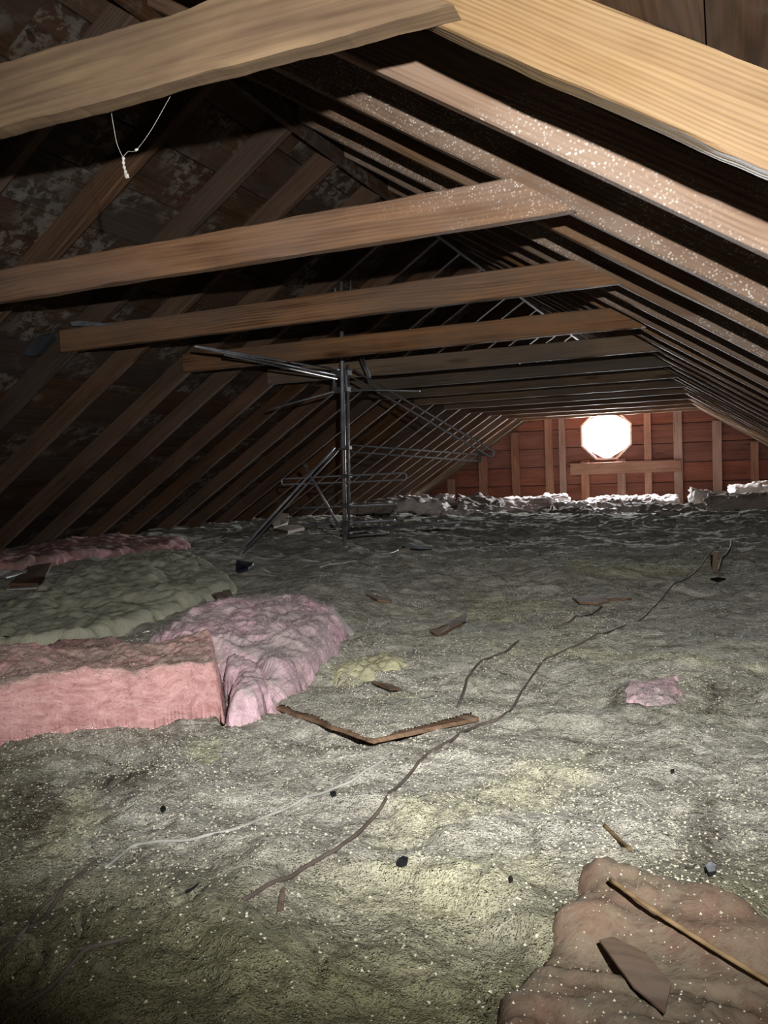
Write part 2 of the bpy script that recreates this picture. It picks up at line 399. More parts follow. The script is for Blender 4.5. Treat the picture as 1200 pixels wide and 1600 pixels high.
ORD = ['nearest', 'second', 'third', 'fourth', 'fifth', 'sixth', 'seventh', 'eighth', 'ninth', 'tenth', 'eleventh', 'twelfth', 'thirteenth',
       'fourteenth', 'fifteenth', 'sixteenth', 'seventeenth', 'eighteenth', 'nineteenth', 'twentieth', 'twenty-first', 'twenty-second',
       'twenty-third', 'twenty-fourth', 'twenty-fifth', 'twenty-sixth', 'twenty-seventh']

# roof boards (ceiling)
ceil = link('ceiling', None, kind='structure', label='sloping underside of the roof, dark rough boards laid across the rafters', category='roof')
Y0, Y1 = -2.0, GABLE_Y + 0.03
ROWW = 0.203
pl_mesh = {}
def plank_mesh(L, W, key, mat, T=0.019, gap=0.005):
    k = (round(L, 3), round(W, 3), key)
    if k not in pl_mesh:
        V = []; Fc = []
        g = gap / 2; n = 6; r = random.Random(hash(k) & 1023)
        for i in range(n + 1):
            x = g + (L - 2 * g) * i / n; j1 = r.uniform(-.0012, .0012); j2 = r.uniform(-.0012, .0012)
            V += [(x, g + j1, 0), (x, W - g + j2, 0), (x, W - g + j2, T), (x, g + j1, T)]
        for i in range(n):
            for j in range(4):
                a = 4 * i + j; c = 4 * i + (j + 1) % 4
                Fc.append((a, a + 4, c + 4, c))
        Fc.append((0, 1, 2, 3)); Fc.append((4 * n + 3, 4 * n + 2, 4 * n + 1, 4 * n))
        pl_mesh[k] = mesh('plank', V, Fc, mat)
    return pl_mesh[k]
# local frame of each slope: X along the ridge (world Y), Y down the slope
for side in (1, -1):
    rowi = 0
    for row in range(22):
        d0 = row * ROWW - 0.055
        cuts = [Y0]
        y = Y0 + random.choice((1.2, 2.4, 3.3))
        while y < Y1 - 1.0: cuts.append(y); y += random.choice((2.44, 3.25, 3.66))
        cuts.append(Y1)
        for a, b in zip(cuts[:-1], cuts[1:]):
            me = plank_mesh(round(b - a, 2), ROWW, 0, W_SHEA)
            lift = RAF_D + 0.001 + random.uniform(0, 0.003)
            # basis
            ex = Vector((0, 1, 0)); ey = Vector((side * CT, 0, -ST)); ez = Vector((side * ST, 0, CT))
            org = Vector((RX, a, RZ)) + ez * lift + ey * (d0 + 0.0)
            if side == 1: ex = -ex; org += Vector((0, b - a, 0))
            M = Matrix((ex, ey, ez)).transposed().to_4x4(); M.translation = org
            o = link('plank', me, ceil); o.matrix_local = M
for side in (1, -1):  # unseen backing slabs, added to stop daylight leaking between the boards
    ey = Vector((side * CT, 0, -ST)); ez = Vector((side * ST, 0, CT))
    P = []
    for lift in (RAF_D + 0.024, RAF_D + 0.034):
        for (d, yy) in ((-0.12, Y0 - .1), (22 * ROWW + .1, Y0 - .1), (22 * ROWW + .1, Y1 + .1), (-0.12, Y1 + .1)):
            P.append(Vector((RX, yy, RZ)) + ez * lift + ey * d)
    o = link('light_seal_felt', mesh('light_seal_felt', P, [(0, 1, 2, 3), (7, 6, 5, 4), (0, 4, 5, 1), (1, 5, 6, 2), (2, 6, 7, 3), (3, 7, 4, 0)], M_FELT), ceil)

# ridge board
me = beam_mesh('ridge_board', 13.0, 0.022, 0.14, W_SHEA, segs=30, seed=3, bev=0.002)
o = link('ridge_board', me, loc=(RX, Y0, RZ + 0.0 - 0.035), rot=(0, 0, math.pi / 2))
tag(o, 'long dark ridge board at the peak where both roof slopes meet', 'ridge board')

# rafters
LR = 3.95
rv = {}
def rafter_mesh(side, mat, seed):
    k = (mat.name, seed)
    if k not in rv:
        c = 0.011
        # start on the ridge board face: x*CT + z*ST = c
        rv[k] = beam_mesh('rafter', LR, RAF_T, RAF_D, mat, x0cut=-(RAF_D * ST) / CT, x1cut=0.0, segs=22, seed=seed, warp=0.002)
    return rv[k]
ns = [1 + 0.5 * i for i in range(25)]
ns.append((GABLE_Y - 0.075) / S - 0.15)
for i, n in enumerate(ns):
    for side in (1, -1):
        yc = YN(n) + RAF_T / 2
        if n == int(n): yc = YN(n) + 0.038 + RAF_T / 2 + 0.001
        if i == len(ns) - 1: yc = GABLE_Y - RAF_T / 2 - 0.004
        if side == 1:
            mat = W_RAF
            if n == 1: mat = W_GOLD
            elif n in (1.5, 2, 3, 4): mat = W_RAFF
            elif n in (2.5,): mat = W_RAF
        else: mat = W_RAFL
        if side == 1 and n == 1:
            me = beam_mesh('rafter', LR, RAF_T, RAF_D, mat, x0cut=-(RAF_D * ST) / CT, segs=160, seed=5, warp=0.002, wane=0.0035, bev=0.003)
        else: me = rafter_mesh(side, mat, i % 5)
        off = 0.012 / CT
        ex = Vector((side * CT, 0, -ST)); ez = Vector((side * ST, 0, CT)); eyv = ez.cross(ex)
        M = Matrix((ex, eyv, ez)).transposed().to_4x4()
        M.translation = Vector((RX + side * 0.012, yc, RZ))
        o = link('rafter', me); o.matrix_world = M
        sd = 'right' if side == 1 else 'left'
        look = {'golden_rafter_wood': 'broad golden brightly lit', 'rafter_wood_frosted': 'brown droplet-speckled', 'rafter_wood': 'brown dusty', 'shaded_rafter_wood': 'dark brown unlit'}[mat.name]
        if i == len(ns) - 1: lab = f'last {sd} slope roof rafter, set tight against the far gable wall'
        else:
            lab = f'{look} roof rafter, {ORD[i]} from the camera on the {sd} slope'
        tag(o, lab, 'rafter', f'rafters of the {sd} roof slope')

# collar ties
XL, XR = -2.49, -0.285
tl_look = {1: 'thick lamp-lit rough-edged', 2: 'wavy-grained brown frost-ended', 3: 'long brown knotty', 4: 'plain brown', 5: 'grey-brown knot-ended'}
for n in range(1, 14):
    L = XR - XL
    if n == 1:
        me = beam_mesh('collar_tie', L + 0.0, RAF_T, 0.092, W_HEAD, x1cut=-0.092 / SL, segs=160, seed=9, wane=0.006, bev=0.003)
    elif n == 2: me = beam_mesh('collar_tie', L, RAF_T, 0.089, W_TIEF, x1cut=-0.089 / SL, segs=60, seed=12, warp=0.002, wane=0.001)
    elif n <= 4: me = beam_mesh('collar_tie', L, RAF_T, 0.089, W_TIE, x1cut=-0.089 / SL, segs=30, seed=12 + n, warp=0.003)
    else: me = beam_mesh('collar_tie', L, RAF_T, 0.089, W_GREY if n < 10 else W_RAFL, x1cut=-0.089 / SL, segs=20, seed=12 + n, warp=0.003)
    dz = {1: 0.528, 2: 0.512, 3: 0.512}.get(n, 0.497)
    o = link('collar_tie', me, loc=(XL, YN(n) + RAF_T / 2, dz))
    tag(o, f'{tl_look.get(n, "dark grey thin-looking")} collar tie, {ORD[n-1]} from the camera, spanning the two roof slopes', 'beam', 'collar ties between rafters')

# far gable wall
wallb = link('wall_back', None, loc=(0, GABLE_Y, 0), kind='structure', label='reddish brown board gable wall around the octagonal window', category='wall')
octv = [(OCT_C[0] + OCT_R * 1.0 * math.cos(math.radians(22.5 + 45 * k)), OCT_C[1] + OCT_R * math.sin(math.radians(22.5 + 45 * k))) for k in range(8)]
ozs = sorted(set(round(z, 5) for _, z in octv))
def oct_x(z):
    """half width of the octagon at height z"""
    R_ = OCT_R; a = abs(z - OCT_C[1]); h = R_ * math.sin(math.radians(67.5)); q = R_ * math.sin(math.radians(22.5))
    if a >= h: return 0
    if a <= q: return h
    return h - (a - q)
def gable_edges(z): 
    w = (RZ + 0.10 - z) / SL + 0.02
    return RX - w, RX + w
def prism_xz(V, Fc, quad, y0, y1):
    b = len(V)
    for y in (y0, y1):
        for (x, z) in quad: V.append((x, y, z))
    k = len(quad)
    Fc.append(tuple(b + i for i in range(k))); Fc.append(tuple(b + k + i for i in range(k - 1, -1, -1)))
    for i in range(k): Fc.append((b + i, b + k + i, b + k + (i + 1) % k, b + (i + 1) % k))
BH = 0.248
z = -1.2 + 0.0
joints = []
zb = 0.115 - 6 * BH
while zb < RZ + 0.05:
    z0, z1 = zb + 0.0055, min(zb + BH - 0.0055, RZ + 0.08)
    lv = sorted(set([z0, z1] + [q for q in ozs if z0 < q < z1]))
    V = []; Fc = []; dy = random.uniform(0, 0.004)
    hi = 1e9
    for a, b in zip(lv[:-1], lv[1:]):
        la, ra = gable_edges(a); lb, rb = gable_edges(b)
        mid = (a + b) / 2
        if oct_x(mid) > 0:
            ha, hb = oct_x(a), oct_x(b)
            prism_xz(V, Fc, [(la, a), (OCT_C[0] - ha, a), (OCT_C[0] - hb, b), (lb, b)], dy, dy + 0.019)
            prism_xz(V, Fc, [(OCT_C[0] + ha, a), (ra, a), (rb, b), (OCT_C[0] + hb, b)], dy, dy + 0.019)
        else: prism_xz(V, Fc, [(la, a), (ra, a), (rb, b), (lb, b)], dy, dy + 0.019)
    link('plank', mesh('plank', V, Fc, W_GAB), wallb)
    zb += BH
# sheathing paper outside the boards, so no light passes the joints
V = []; Fc = []
lv = [-1.45] + ozs + [RZ + 0.1]
for a, b in zip(lv[:-1], lv[1:]):
    la, ra = gable_edges(a); lb, rb = gable_edges(b); mid = (a + b) / 2
    if oct_x(mid) > 0:
        ha, hb = oct_x(a), oct_x(b)
        prism_xz(V, Fc, [(la - .1, a), (OCT_C[0] - ha, a), (OCT_C[0] - hb, b), (lb - .1, b)], 0.026, 0.034)
        prism_xz(V, Fc, [(OCT_C[0] + ha, a), (ra + .1, a), (rb + .1, b), (OCT_C[0] + hb, b)], 0.026, 0.034)
    else: prism_xz(V, Fc, [(la - .1, a), (ra + .1, a), (rb + .1, b), (lb - .1, b)], 0.026, 0.034)
link('siding', mesh('siding', V, Fc, M_FELT), wallb)
# studs
def stud(px0, px1, ztop=None, zbot=-1.0, T=None):
    y = GABLE_Y - 0.03
    a = atY(px0, 745, y)[0]; b = atY(px1, 745, y)[0]; xc = (a + b) / 2
    top = RZ - SL * abs(xc - RX) - 0.02 if ztop is None else ztop
    L = top - zbot
    me = beam_mesh('stud', L, b - a, 0.038, W_STUD, segs=6, seed=int(px0) % 9, bev=0.002)
    o = link('stud', me, wallb); 
    # local x -> up, local y -> world x, local z -> towards room
    M = Matrix((Vector((0, 0, 1)), Vector((1, 0, 0)), Vector((0, 1, 0)))).transposed().to_4x4()
    M = Matrix(((0, 1, 0), (0, 0, -1), (-1, 0, 0))).to_4x4() @ Matrix.Rotation(math.pi, 4, 'Y') if False else Matrix(((0, -1, 0), (0, 0, -1), (1, 0, 0))).to_4x4()
    M.translation = Vector((xc, -0.0005, zbot)); o.matrix_local = M
obot = OCT_C[1] - OCT_R * 0.924
for a, b in ((699, 710), (748.5, 761), (800, 812), (852.6, 864.5), (874.6, 884.7), (1007.5, 1018.5), (1053.5, 1067), (1114, 1128.5), (1173.5, 1186)): stud(a, b)
for a, b in ((908, 920.5), (964.5, 977.3)): stud(a, b, ztop=obot - 0.006 if a < 960 else obot - 0.004)
a = atY(891.5, 730, GABLE_Y - 0.06); b = atY(1064.5, 730, GABLE_Y - 0.06)
zt = atY(970, 721.5, GABLE_Y - 0.06)[2]; zo = atY(970, 739.5, GABLE_Y - 0.06)[2]
me = beam_mesh('crosspiece', b[0] - a[0], 0.03, zt - zo, W_STUD, segs=6, seed=2, bev=0.002)
link('crosspiece', me, wallb, loc=(a[0], -0.0585, zo))

# octagonal window
win = link('window_1', None, loc=(OCT_C[0], GABLE_Y, OCT_C[1]), kind='structure', label='small octagonal window in the far gable, glaring with daylight', category='window')
for k in range(8):
    a0 = math.radians(22.5 + 45 * k); a1 = math.radians(67.5 + 45 * k)
    V = []; Fc = []
    ri, ro = OCT_R - 0.022, OCT_R + 0.006
    q = [(ri * math.cos(a0), ri * math.sin(a0)), (ro * math.cos(a0), ro * math.sin(a0)), (ro * math.cos(a1), ro * math.sin(a1)), (ri * math.cos(a1), ri * math.sin(a1))]
    prism_xz(V, Fc, q, -0.02, 0.05)
    link('frame_side', mesh('frame_side', V, Fc, M_FRAME), win)
gm = NT('window_glass')
tr = gm.n('ShaderNodeBsdfTransparent'); gl = gm.n('ShaderNodeBsdfGlossy'); gl.inputs['Roughness'].default_value = 0.05
mx = gm.n('ShaderNodeMixShader'); mx.inputs[0].default_value = 0.04
gm.l(tr.outputs[0], mx.inputs[1]); gm.l(gl.outputs[0], mx.inputs[2]); gm.l(mx.outputs[0], gm.out.inputs[0])
V = []; Fc = []
prism_xz(V, Fc, [((OCT_R - 0.02) * math.cos(math.radians(22.5 + 45 * k)), (OCT_R - 0.02) * math.sin(math.radians(22.5 + 45 * k))) for k in range(8)], 0.03, 0.034)
link('pane', mesh('pane', V, Fc, gm.m), win)

# gable behind the camera
wallf = link('wall_front', None, loc=(0, Y0 + 0.0, 0), kind='structure', label='board gable wall behind the camera', category='wall')
zb = 0.115 - 6 * BH
while zb < RZ + 0.05:
    V = []; Fc = []; z0, z1 = zb, min(zb + BH - 0.003, RZ + 0.08)
    la, ra = gable_edges(z0); lb, rb = gable_edges(z1)
    prism_xz(V, Fc, [(la, z0), (ra, z0), (rb, z1), (lb, z1)], -0.03, -0.01)
    link('plank', mesh('plank', V, Fc, W_GAB), wallf); zb += BH
V = []; Fc = []; la, ra = gable_edges(-1.4); lb, rb = gable_edges(RZ + 0.1)
prism_xz(V, Fc, [(la - .1, -1.4), (ra + .1, -1.4), (rb + .1, RZ + .1), (lb - .1, RZ + .1)], -0.05, -0.04)
link('siding', mesh('siding', V, Fc, M_FELT), wallf)

# ------------------------------------------------------------------ floor: bed of insulation
YEL = [fpoly([(560, 1300), (620, 1240), (740, 1215), (870, 1160), (935, 1145), (925, 1190), (850, 1250), (700, 1300), (600, 1330)]),
       fpoly([(730, 992), (900, 1003), (1060, 1015), (1200, 1028), (1200, 1040), (1000, 1026), (860, 1016), (725, 1003)]),
       fpoly([(295, 1145), (340, 1140), (348, 1170), (310, 1178), (290, 1165)]),
       fpoly([(700, 1330), (850, 1330), (880, 1380), (800, 1420), (640, 1440), (450, 1380), (500, 1340)]),
       fpoly([(515, 1040), (560, 1010), (640, 1005), (600, 1035), (560, 1060), (520, 1065)]),
       fpoly([(750, 915), (860, 925), (900, 935), (790, 960), (700, 950)]),
       fpoly([(880, 880), (1110, 872), (1110, 890), (900, 898)]),
       fpoly([(60, 1230), (140, 1190), (180, 1260), (120, 1330), (40, 1340)]),
       fpoly([(560, 1085), (640, 1070), (680, 1090), (620, 1105)])]
OLI = [fpoly([(-300, 1340), (120, 1330), (300, 1360), (600, 1400), (760, 1420), (900, 1380), (1300, 1330), (1300, 1800), (-300, 1800)]),  # olive wool, with the dim near floor painted in
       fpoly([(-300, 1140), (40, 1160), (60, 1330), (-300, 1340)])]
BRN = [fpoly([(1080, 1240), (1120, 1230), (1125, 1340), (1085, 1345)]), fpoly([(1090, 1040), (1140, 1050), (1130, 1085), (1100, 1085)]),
       fpoly([(900, 1155), (935, 1150), (930, 1170), (905, 1175)]), fpoly([(0, 1210), (90, 1180), (110, 1240), (30, 1290)]),
       fpoly([(150, 1190), (250, 1180), (230, 1210), (130, 1230)]), fpoly([(960, 1060), (985, 1055), (985, 1090), (965, 1088)])]
CRK = [([(338, 1032), (343, 1060), (346, 1085), (350, 1108), (330, 1114), (292, 1118)], 0.010, 0.07),
       ([(338, 1032), (360, 1030), (378, 1032)], 0.005, 0.04),
       ([(520, 1050), (530, 1038), (526, 1030)], 0.006, 0.03), ([(535, 1050), (570, 1040), (605, 1020)], 0.003, 0.02),
       ([(485, 1448), (492, 1465), (503, 1480), (498, 1505), (487, 1515)], 0.003, 0.02),
       ([(745, 1475), (756, 1510), (762, 1560)], 0.003, 0.02), ([(140, 1400), (190, 1400), (240, 1405)], 0.004, 0.02),
       ([(275, 1402), (300, 1395), (315, 1385)], 0.006, 0.03), ([(120, 1410), (122, 1440)], 0.006, 0.03), ([(60, 1450), (62, 1480)], 0.004, 0.03),
       ([(82, 940), (85, 955), (70, 975), (45, 985)], 0.006, 0.03), ([(0, 1020), (30, 1015)], 0.004, 0.02), ([(0, 1495), (35, 1470)], 0.004, 0.02),
       ([(895, 968), (890, 985)], 0.003, 0.01), ([(640, 1200), (660, 1180)], 0.003, 0.01), ([(560, 1210), (480, 1245)], 0.003, 0.006)]
CRK = [(fpoly(a), b, c) for a, b, c in CRK]
def floor_base(x, y):
    x = np.asarray(x, float); y = np.asarray(y, float)
    wx = x + 0.15 * fbm(x * 2.1, y * 2.1, 31, 3); wy = y + 0.15 * fbm(x * 2.1, y * 2.1, 35, 3)
    h = 0.045 * fbm(wx * 1.6, wy * 1.6, 1, 3)
    h = h + 0.020 * ridged(wx * 3.5, wy * 6.0, 5, 3)
    # beyond the flat field the bed is more broken up
    far = sm((y - 4.6) / 2.0)
    h = h + far * 0.04 * ridged(wx * 1.8, wy * 2.4, 9, 3)
    h = h - 0.066 * (np.sqrt((y - 5.9) ** 2 + 0.2) + (y - 5.9)) / 2
    h = h - 0.02 * sm((0.75 - y) / 0.4)
    return FZ + h - 0.018
def floor_h(x, y):
    h = floor_base(x, y)
    x = np.asarray(x, float); y = np.asarray(y, float)
    k = 1.0 / (1 + np.maximum(0, y - 3) * 0.35)
    h = h + (0.010 * fbm(x * 14, y * 17, 15, 4, 0.6) + 0.0045 * ridged(x * 33, y * 40, 21, 2)) * (1 + 0.8 * sm((y - 3) / 3))
    for pts, w, d in CRK:
        m = (np.abs(x - pts[0][0]) < 1.0) & (np.abs(y - pts[0][1]) < 1.2)
        if m.any() if m.shape else m:
            dd = ldist(x, y, pts) + 0.004 * fbm(x * 90, y * 90, 44, 2)
            h = h - d * sm(1 - dd / w)
    return h
def fhit(px, py, lift=0.0):
    """the point of the floor seen at a photograph pixel"""
    w = ray(px, py); lo, hi = 0.2, 11.0
    z = FZ
    for _ in range(12):
        P = w * z / w[2]
        z = 0.5 * z + 0.5 * float(floor_h(P[0], P[1]))
    P = w * z / w[2]
    return Vector((P[0], P[1], z + lift))

def grid(x0, x1, y0, y1, st, base):
    nx = int(round((x1 - x0) / st)) + 1; ny = int(round((y1 - y0) / st)) + 1
    X, Y = np.meshgrid(np.linspace(x0, x1, nx), np.linspace(y0, y1, ny))
    X = X.ravel(); Y = Y.ravel()
    idx = (np.arange(ny - 1)[:, None] * nx + np.arange(nx - 1)[None, :]).ravel() + base
    Q = np.stack([idx, idx + 1, idx + nx + 1, idx + nx], 1)
    return X, Y, Q
parts = [(-1.30, 0.75, 0.36, 1.80, 0.0055), (-2.2, 1.20, 1.78, 3.3, 0.011), (-4.45, -2.18, 1.78, 3.3, 0.03), (1.18, 1.70, 1.78, 3.3, 0.03), (-4.45, 1.70, 3.28, 6.0, 0.018),
         (-4.45, 1.70, 5.96, GABLE_Y + 0.02, 0.03), (-4.45, -1.28, -2.05, 1.82, 0.04), (0.74, 1.70, -2.05, 1.82, 0.03), (-1.32, 0.78, -2.05, 0.38, 0.03)]
XS, YS, QS = [], [], []; base = 0
for p in parts:
    X, Y, Q = grid(*p, base); XS.append(X); YS.append(Y); QS.append(Q); base += len(X)
X = np.concatenate(XS); Y = np.concatenate(YS); Q = np.concatenate(QS)
Z = floor_h(X, Y)
lowmask = np.concatenate([np.full(len(a), 0.003 * i) for i, a in enumerate(XS)])
Z = Z - lowmask * 0.3
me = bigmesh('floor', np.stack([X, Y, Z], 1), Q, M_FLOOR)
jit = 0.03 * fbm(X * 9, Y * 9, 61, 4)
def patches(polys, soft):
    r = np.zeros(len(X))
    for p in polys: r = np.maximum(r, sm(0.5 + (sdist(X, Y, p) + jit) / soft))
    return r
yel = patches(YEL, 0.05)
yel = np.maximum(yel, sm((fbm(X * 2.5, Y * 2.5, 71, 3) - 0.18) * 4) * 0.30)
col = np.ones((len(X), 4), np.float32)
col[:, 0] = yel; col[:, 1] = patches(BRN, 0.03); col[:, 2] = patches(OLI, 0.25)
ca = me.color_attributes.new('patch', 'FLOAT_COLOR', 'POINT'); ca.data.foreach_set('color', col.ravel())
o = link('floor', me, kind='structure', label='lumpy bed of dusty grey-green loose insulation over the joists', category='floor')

# scattered grains
def grains(name, N, region, sz, mat, seed, label, cat, dens=None, flat=0.6):
    r = np.random.default_rng(seed)
    # more numerous near the camera
    x = r.uniform(region[0], region[1], N); y = region[2] * (region[3] / region[2]) ** r.uniform(0, 1, N)
    if dens is not None:
        k = dens(x, y) > r.uniform(0, 1, N); x = x[k]; y = y[k]
    n = len(x); z = floor_h(x, y)
    s = sz * (0.35 + r.gamma(2.0, 0.45, n)); s = np.minimum(s, sz * 1.9)
    T = np.array([(1, 0, -.3), (-.5, .8, -.3), (-.5, -.8, -.3), (0.1, 0, .8), (0.3, 0.5, 0.35)], float)
    Fb = np.array([(0, 1, 4), (1, 3, 4), (3, 0, 4), (1, 2, 3), (2, 0, 3), (0, 2, 1)])
    P = T[None] * r.uniform(0.6, 1.3, (n, 5, 1)) * s[:, None, None]
    P[:, :, 2] *= flat
    a = r.uniform(0, 6.28, n); ca_, sa = np.cos(a)[:, None], np.sin(a)[:, None]
    t = r.uniform(-.7, .7, n); ct, st = np.cos(t)[:, None], np.sin(t)[:, None]
    px, py, pz = P[:, :, 0], P[:, :, 1], P[:, :, 2]
    py, pz = py * ct - pz * st, py * st + pz * ct
    px, py = px * ca_ - py * sa, px * sa + py * ca_
    V = np.stack([px + x[:, None], py + y[:, None], pz + z[:, None] + s[:, None] * 0.15], 2).reshape(-1, 3)
    Fq = (Fb[None] + (np.arange(n) * 5)[:, None, None]).reshape(-1, 3)
    return tag(link(name, bigmesh(name, V, Fq, mat, False)), label, cat, kind='stuff')
def dens_pale(x, y):
    return np.clip(0.5 + 0.9 * fbm(x * 3, y * 3, 81, 4), 0.1, 1) * np.clip(0.2 + (y - 0.55) * 1.8, 0.18, 1)
grains('insulation_grain', 140000, (-1.5, 0.9, 0.5, 4.0), 0.0013, M_GRAIN, 3, 'pale glinting loose-fill crumbs strewn over the insulation bed', 'grains', dens_pale)
grains('dark_crumb', 16000, (-1.5, 0.9, 0.42, 4.0), 0.0011, M_DARKG, 4, 'tiny black dirt crumbs strewn over the insulation bed', 'grains')

# ------------------------------------------------------------------ insulation batts
def mound(name, poly, H, fall, mat, label, cat='insulation', st=0.007, seed=1, rough=0.012, z0=None, group=None, swirl=0.0, edge=0.02, tilt=(0, 0), fuzz=0, cr_=900):
    xs = [p[0] for p in poly]; ys = [p[1] for p in poly]
    x0, x1, y0, y1 = min(xs) - .02, max(xs) + .02, min(ys) - .02, max(ys) + .02
    X, Y, Q = grid(x0, x1, y0, y1, st, 0)
    cx, cy = sum(xs) / len(xs), sum(ys) / len(ys)
    d = sdist(X, Y, poly) + edge * fbm(X * 16, Y * 16, seed, 4, 0.6)
    t = np.clip(d / fall, 0, 1)
    prof = np.sqrt(np.clip(1 - (1 - t) ** 2, 0, 1))
    h = H * prof
    ang = np.arctan2(Y - cy, X - cx); rr = np.hypot(X - cx, Y - cy)
    lay = fbm(X * 7, Y * 7, seed + 5, 3)
    if swirl: h = h + swirl * np.sin(d * 95 + lay * 7 + ang * 1.5) * prof * (0.5 + vnoise(X * 9, Y * 9, seed + 8))
    h = h + rough * prof * (fbm(X * 10, Y * 12, seed + 2, 5, 0.6) * 1.6 + ridged(X * 22, Y * 30, seed + 9, 2) * 0.35)
    h = h + rough * prof * 0.45 * ridged(X * (70 if not swirl else 45) + lay * 3, Y * 28 + lay * 3, seed + 12, 3)
    h = h + prof * (tilt[0] * (X - cx) + tilt[1] * (Y - cy))
    Z = floor_base(X, Y) - 0.012 + h
    okx = X > RX - (RZ - Z) / SL + 0.10
    keep = (d[Q] > -0.004).all(1) & okx[Q].all(1); Q = Q[keep]
    used = np.unique(Q); rm = np.full(len(X), -1); rm[used] = np.arange(len(used))
    V = np.stack([X, Y, Z], 1)[used]; Q = rm[Q]
    V = np.array(V); org = np.array([cx, cy, float(floor_base(cx, cy))]); V = V - org
    # underside
    nb = len(V); Vb = V.copy(); Vb[:, 2] = np.minimum(V[:, 2] - 0.004, -0.02)
    V2 = np.concatenate([V, Vb]); Q2 = np.concatenate([Q, Q[:, ::-1] + nb])
    # side skirt
    E = {}
    for a, b in np.concatenate([Q[:, [0, 1]], Q[:, [1, 2]], Q[:, [2, 3]], Q[:, [3, 0]]]).tolist(): E[(a, b)] = 1
    sk = [(b, a, a + nb, b + nb) for (a, b) in E if (b, a) not in E]
    Q2 = np.concatenate([Q2, np.array(sk)])
    o = tag(link(name, bigmesh(name, V2, Q2, mat), loc=tuple(org)), label, cat, group)
    if fuzz and cr_:
        r = np.random.default_rng(seed + 200); k = r.integers(0, nb, cr_); P0 = V[k]; s_ = r.gamma(2.0, .45, cr_)[:, None] * .0005 + .0003
        a = r.uniform(0, 6.28, cr_)[:, None]
        tri = [P0 + np.concatenate([np.cos(a + q * 2.1) * s_, np.sin(a + q * 2.1) * s_, s_ * .3], 1) for q in range(3)] + [P0 + np.concatenate([0 * s_, 0 * s_, s_ * 1.4], 1)]
        b = (np.arange(cr_) * 4)[:, None]
        q = link('crumb', bigmesh('crumb', np.stack(tri, 1).reshape(-1, 3), np.concatenate([b + [0, 1, 3], b + [1, 2, 3], b + [2, 0, 3]]), M_GRAIN, False), o); q['kind'] = 'stuff'
    if fuzz:
        r = np.random.default_rng(seed + 100); k = r.integers(0, nb, fuzz); P0 = V[k]
        a = r.normal(0, 0.7, fuzz) + (lay[used][k] * 4 if swirl else 0); L = r.uniform(.006, .022, fuzz); w = 0.00035
        D = np.stack([np.cos(a), np.sin(a), r.uniform(-.15, .5, fuzz)], 1); D2 = D + r.normal(0, .45, (fuzz, 3))
        Sd = np.stack([-np.sin(a), np.cos(a), np.zeros(fuzz)], 1) * w
        p1 = P0 + D * L[:, None] * .5 + [0, 0, .001]; p2 = p1 + D2 * L[:, None] * .5
        FV = np.stack([P0 - Sd, P0 + Sd, p1 + Sd, p1 - Sd, p2], 1).reshape(-1, 3)
        b = (np.arange(fuzz) * 5)[:, None]
        FF = np.concatenate([b + [0, 1, 2], b + [0, 2, 3], b + [3, 2, 4]])
        q = link('loose_fibre', bigmesh('loose_fibre', FV, FF, mat, False), o); q['kind'] = 'stuff'
    return o

# far pink batt along the left eave
mound('insulation_batt', fpoly([(-90, 905), (60, 886), (150, 872), (250, 858), (300, 850), (280, 842), (120, 842), (-90, 850)], -0.42), 0.055, 0.05, M_PINKF,
      'dull dusty pink batt lying flat along the left eave, farthest of the pink ones', st=0.016, seed=21)
mound('insulation_batt', fpoly([(-120, 985), (10, 940), (130, 893), (230, 875), (300, 872), (350, 893), (372, 905), (330, 925), (250, 960), (120, 1000), (-60, 1010)], -0.42), 0.055, 0.05, M_GREYW,
      'broad grey-green batt mound between the far pink batt and the near pink ones', st=0.011, seed=22)
# near pink batt, cut end to the right
mound('insulation_batt', fpoly([(-420, 1200), (-80, 1160), (60, 1142), (200, 1126), (290, 1112), (350, 1098), (340, 1060), (337, 1048), (240, 1060), (120, 1078), (-80, 1090), (-420, 1115)], -0.42), 0.105, 0.018, M_PINK,
      'long bright pink batt with a squared lamp-lit side, nearest on the left', st=0.0045, seed=23, rough=0.009, edge=0.010, fuzz=9000)
# folded lilac batt behind it
mound('insulation_batt', fpoly([(215, 1040), (262, 1062), (330, 1052), (388, 1056), (398, 1085), (420, 1092), (455, 1078), (490, 1045), (525, 1010), (545, 985), (530, 966), (470, 952), (400, 955), (320, 975), (262, 1000)], -0.42), 0.085, 0.075, M_PINKC,
      'curled lilac-pink wad of insulation folded over behind the near pink batt', st=0.0045, seed=25, rough=0.008, swirl=0.008, edge=0.014, fuzz=12000)
mound('insulation_wad', fpoly([(353, 1048), (395, 1044), (428, 1080), (405, 1106), (358, 1112)], -0.42), 0.068, 0.022, M_PINKC,
      'small dusty block of wool filling the gap at the pink batt end', st=0.005, seed=29, rough=0.01)
mound('insulation_wad', fpoly([(975, 1062), (985, 1048), (1020, 1050), (1060, 1042), (1066, 1070), (1060, 1084), (1010, 1088), (985, 1080)], -0.42), 0.022, 0.03, M_PINKC,
      'small lilac-pink tuft alone on the grey bed at the right', st=0.0035, seed=31, rough=0.012, swirl=0.003, fuzz=1500, cr_=120)
mound('insulation_wad', fpoly([(520, 1055), (530, 1020), (570, 1000), (620, 1008), (640, 1025), (600, 1045), (550, 1065)], -0.42), 0.010, 0.04, M_YELW,
      'loose yellowish wool lump beside the curled pink wad', st=0.006, seed=33, rough=0.016)
mound('insulation_wad', fpoly([(292, 1150), (318, 1140), (346, 1145), (350, 1166), (320, 1180), (296, 1170)], -0.42), 0.010, 0.03, M_YELW,
      'pale yellow fluff tuft just below the bright pink batt', st=0.005, seed=35, rough=0.008)
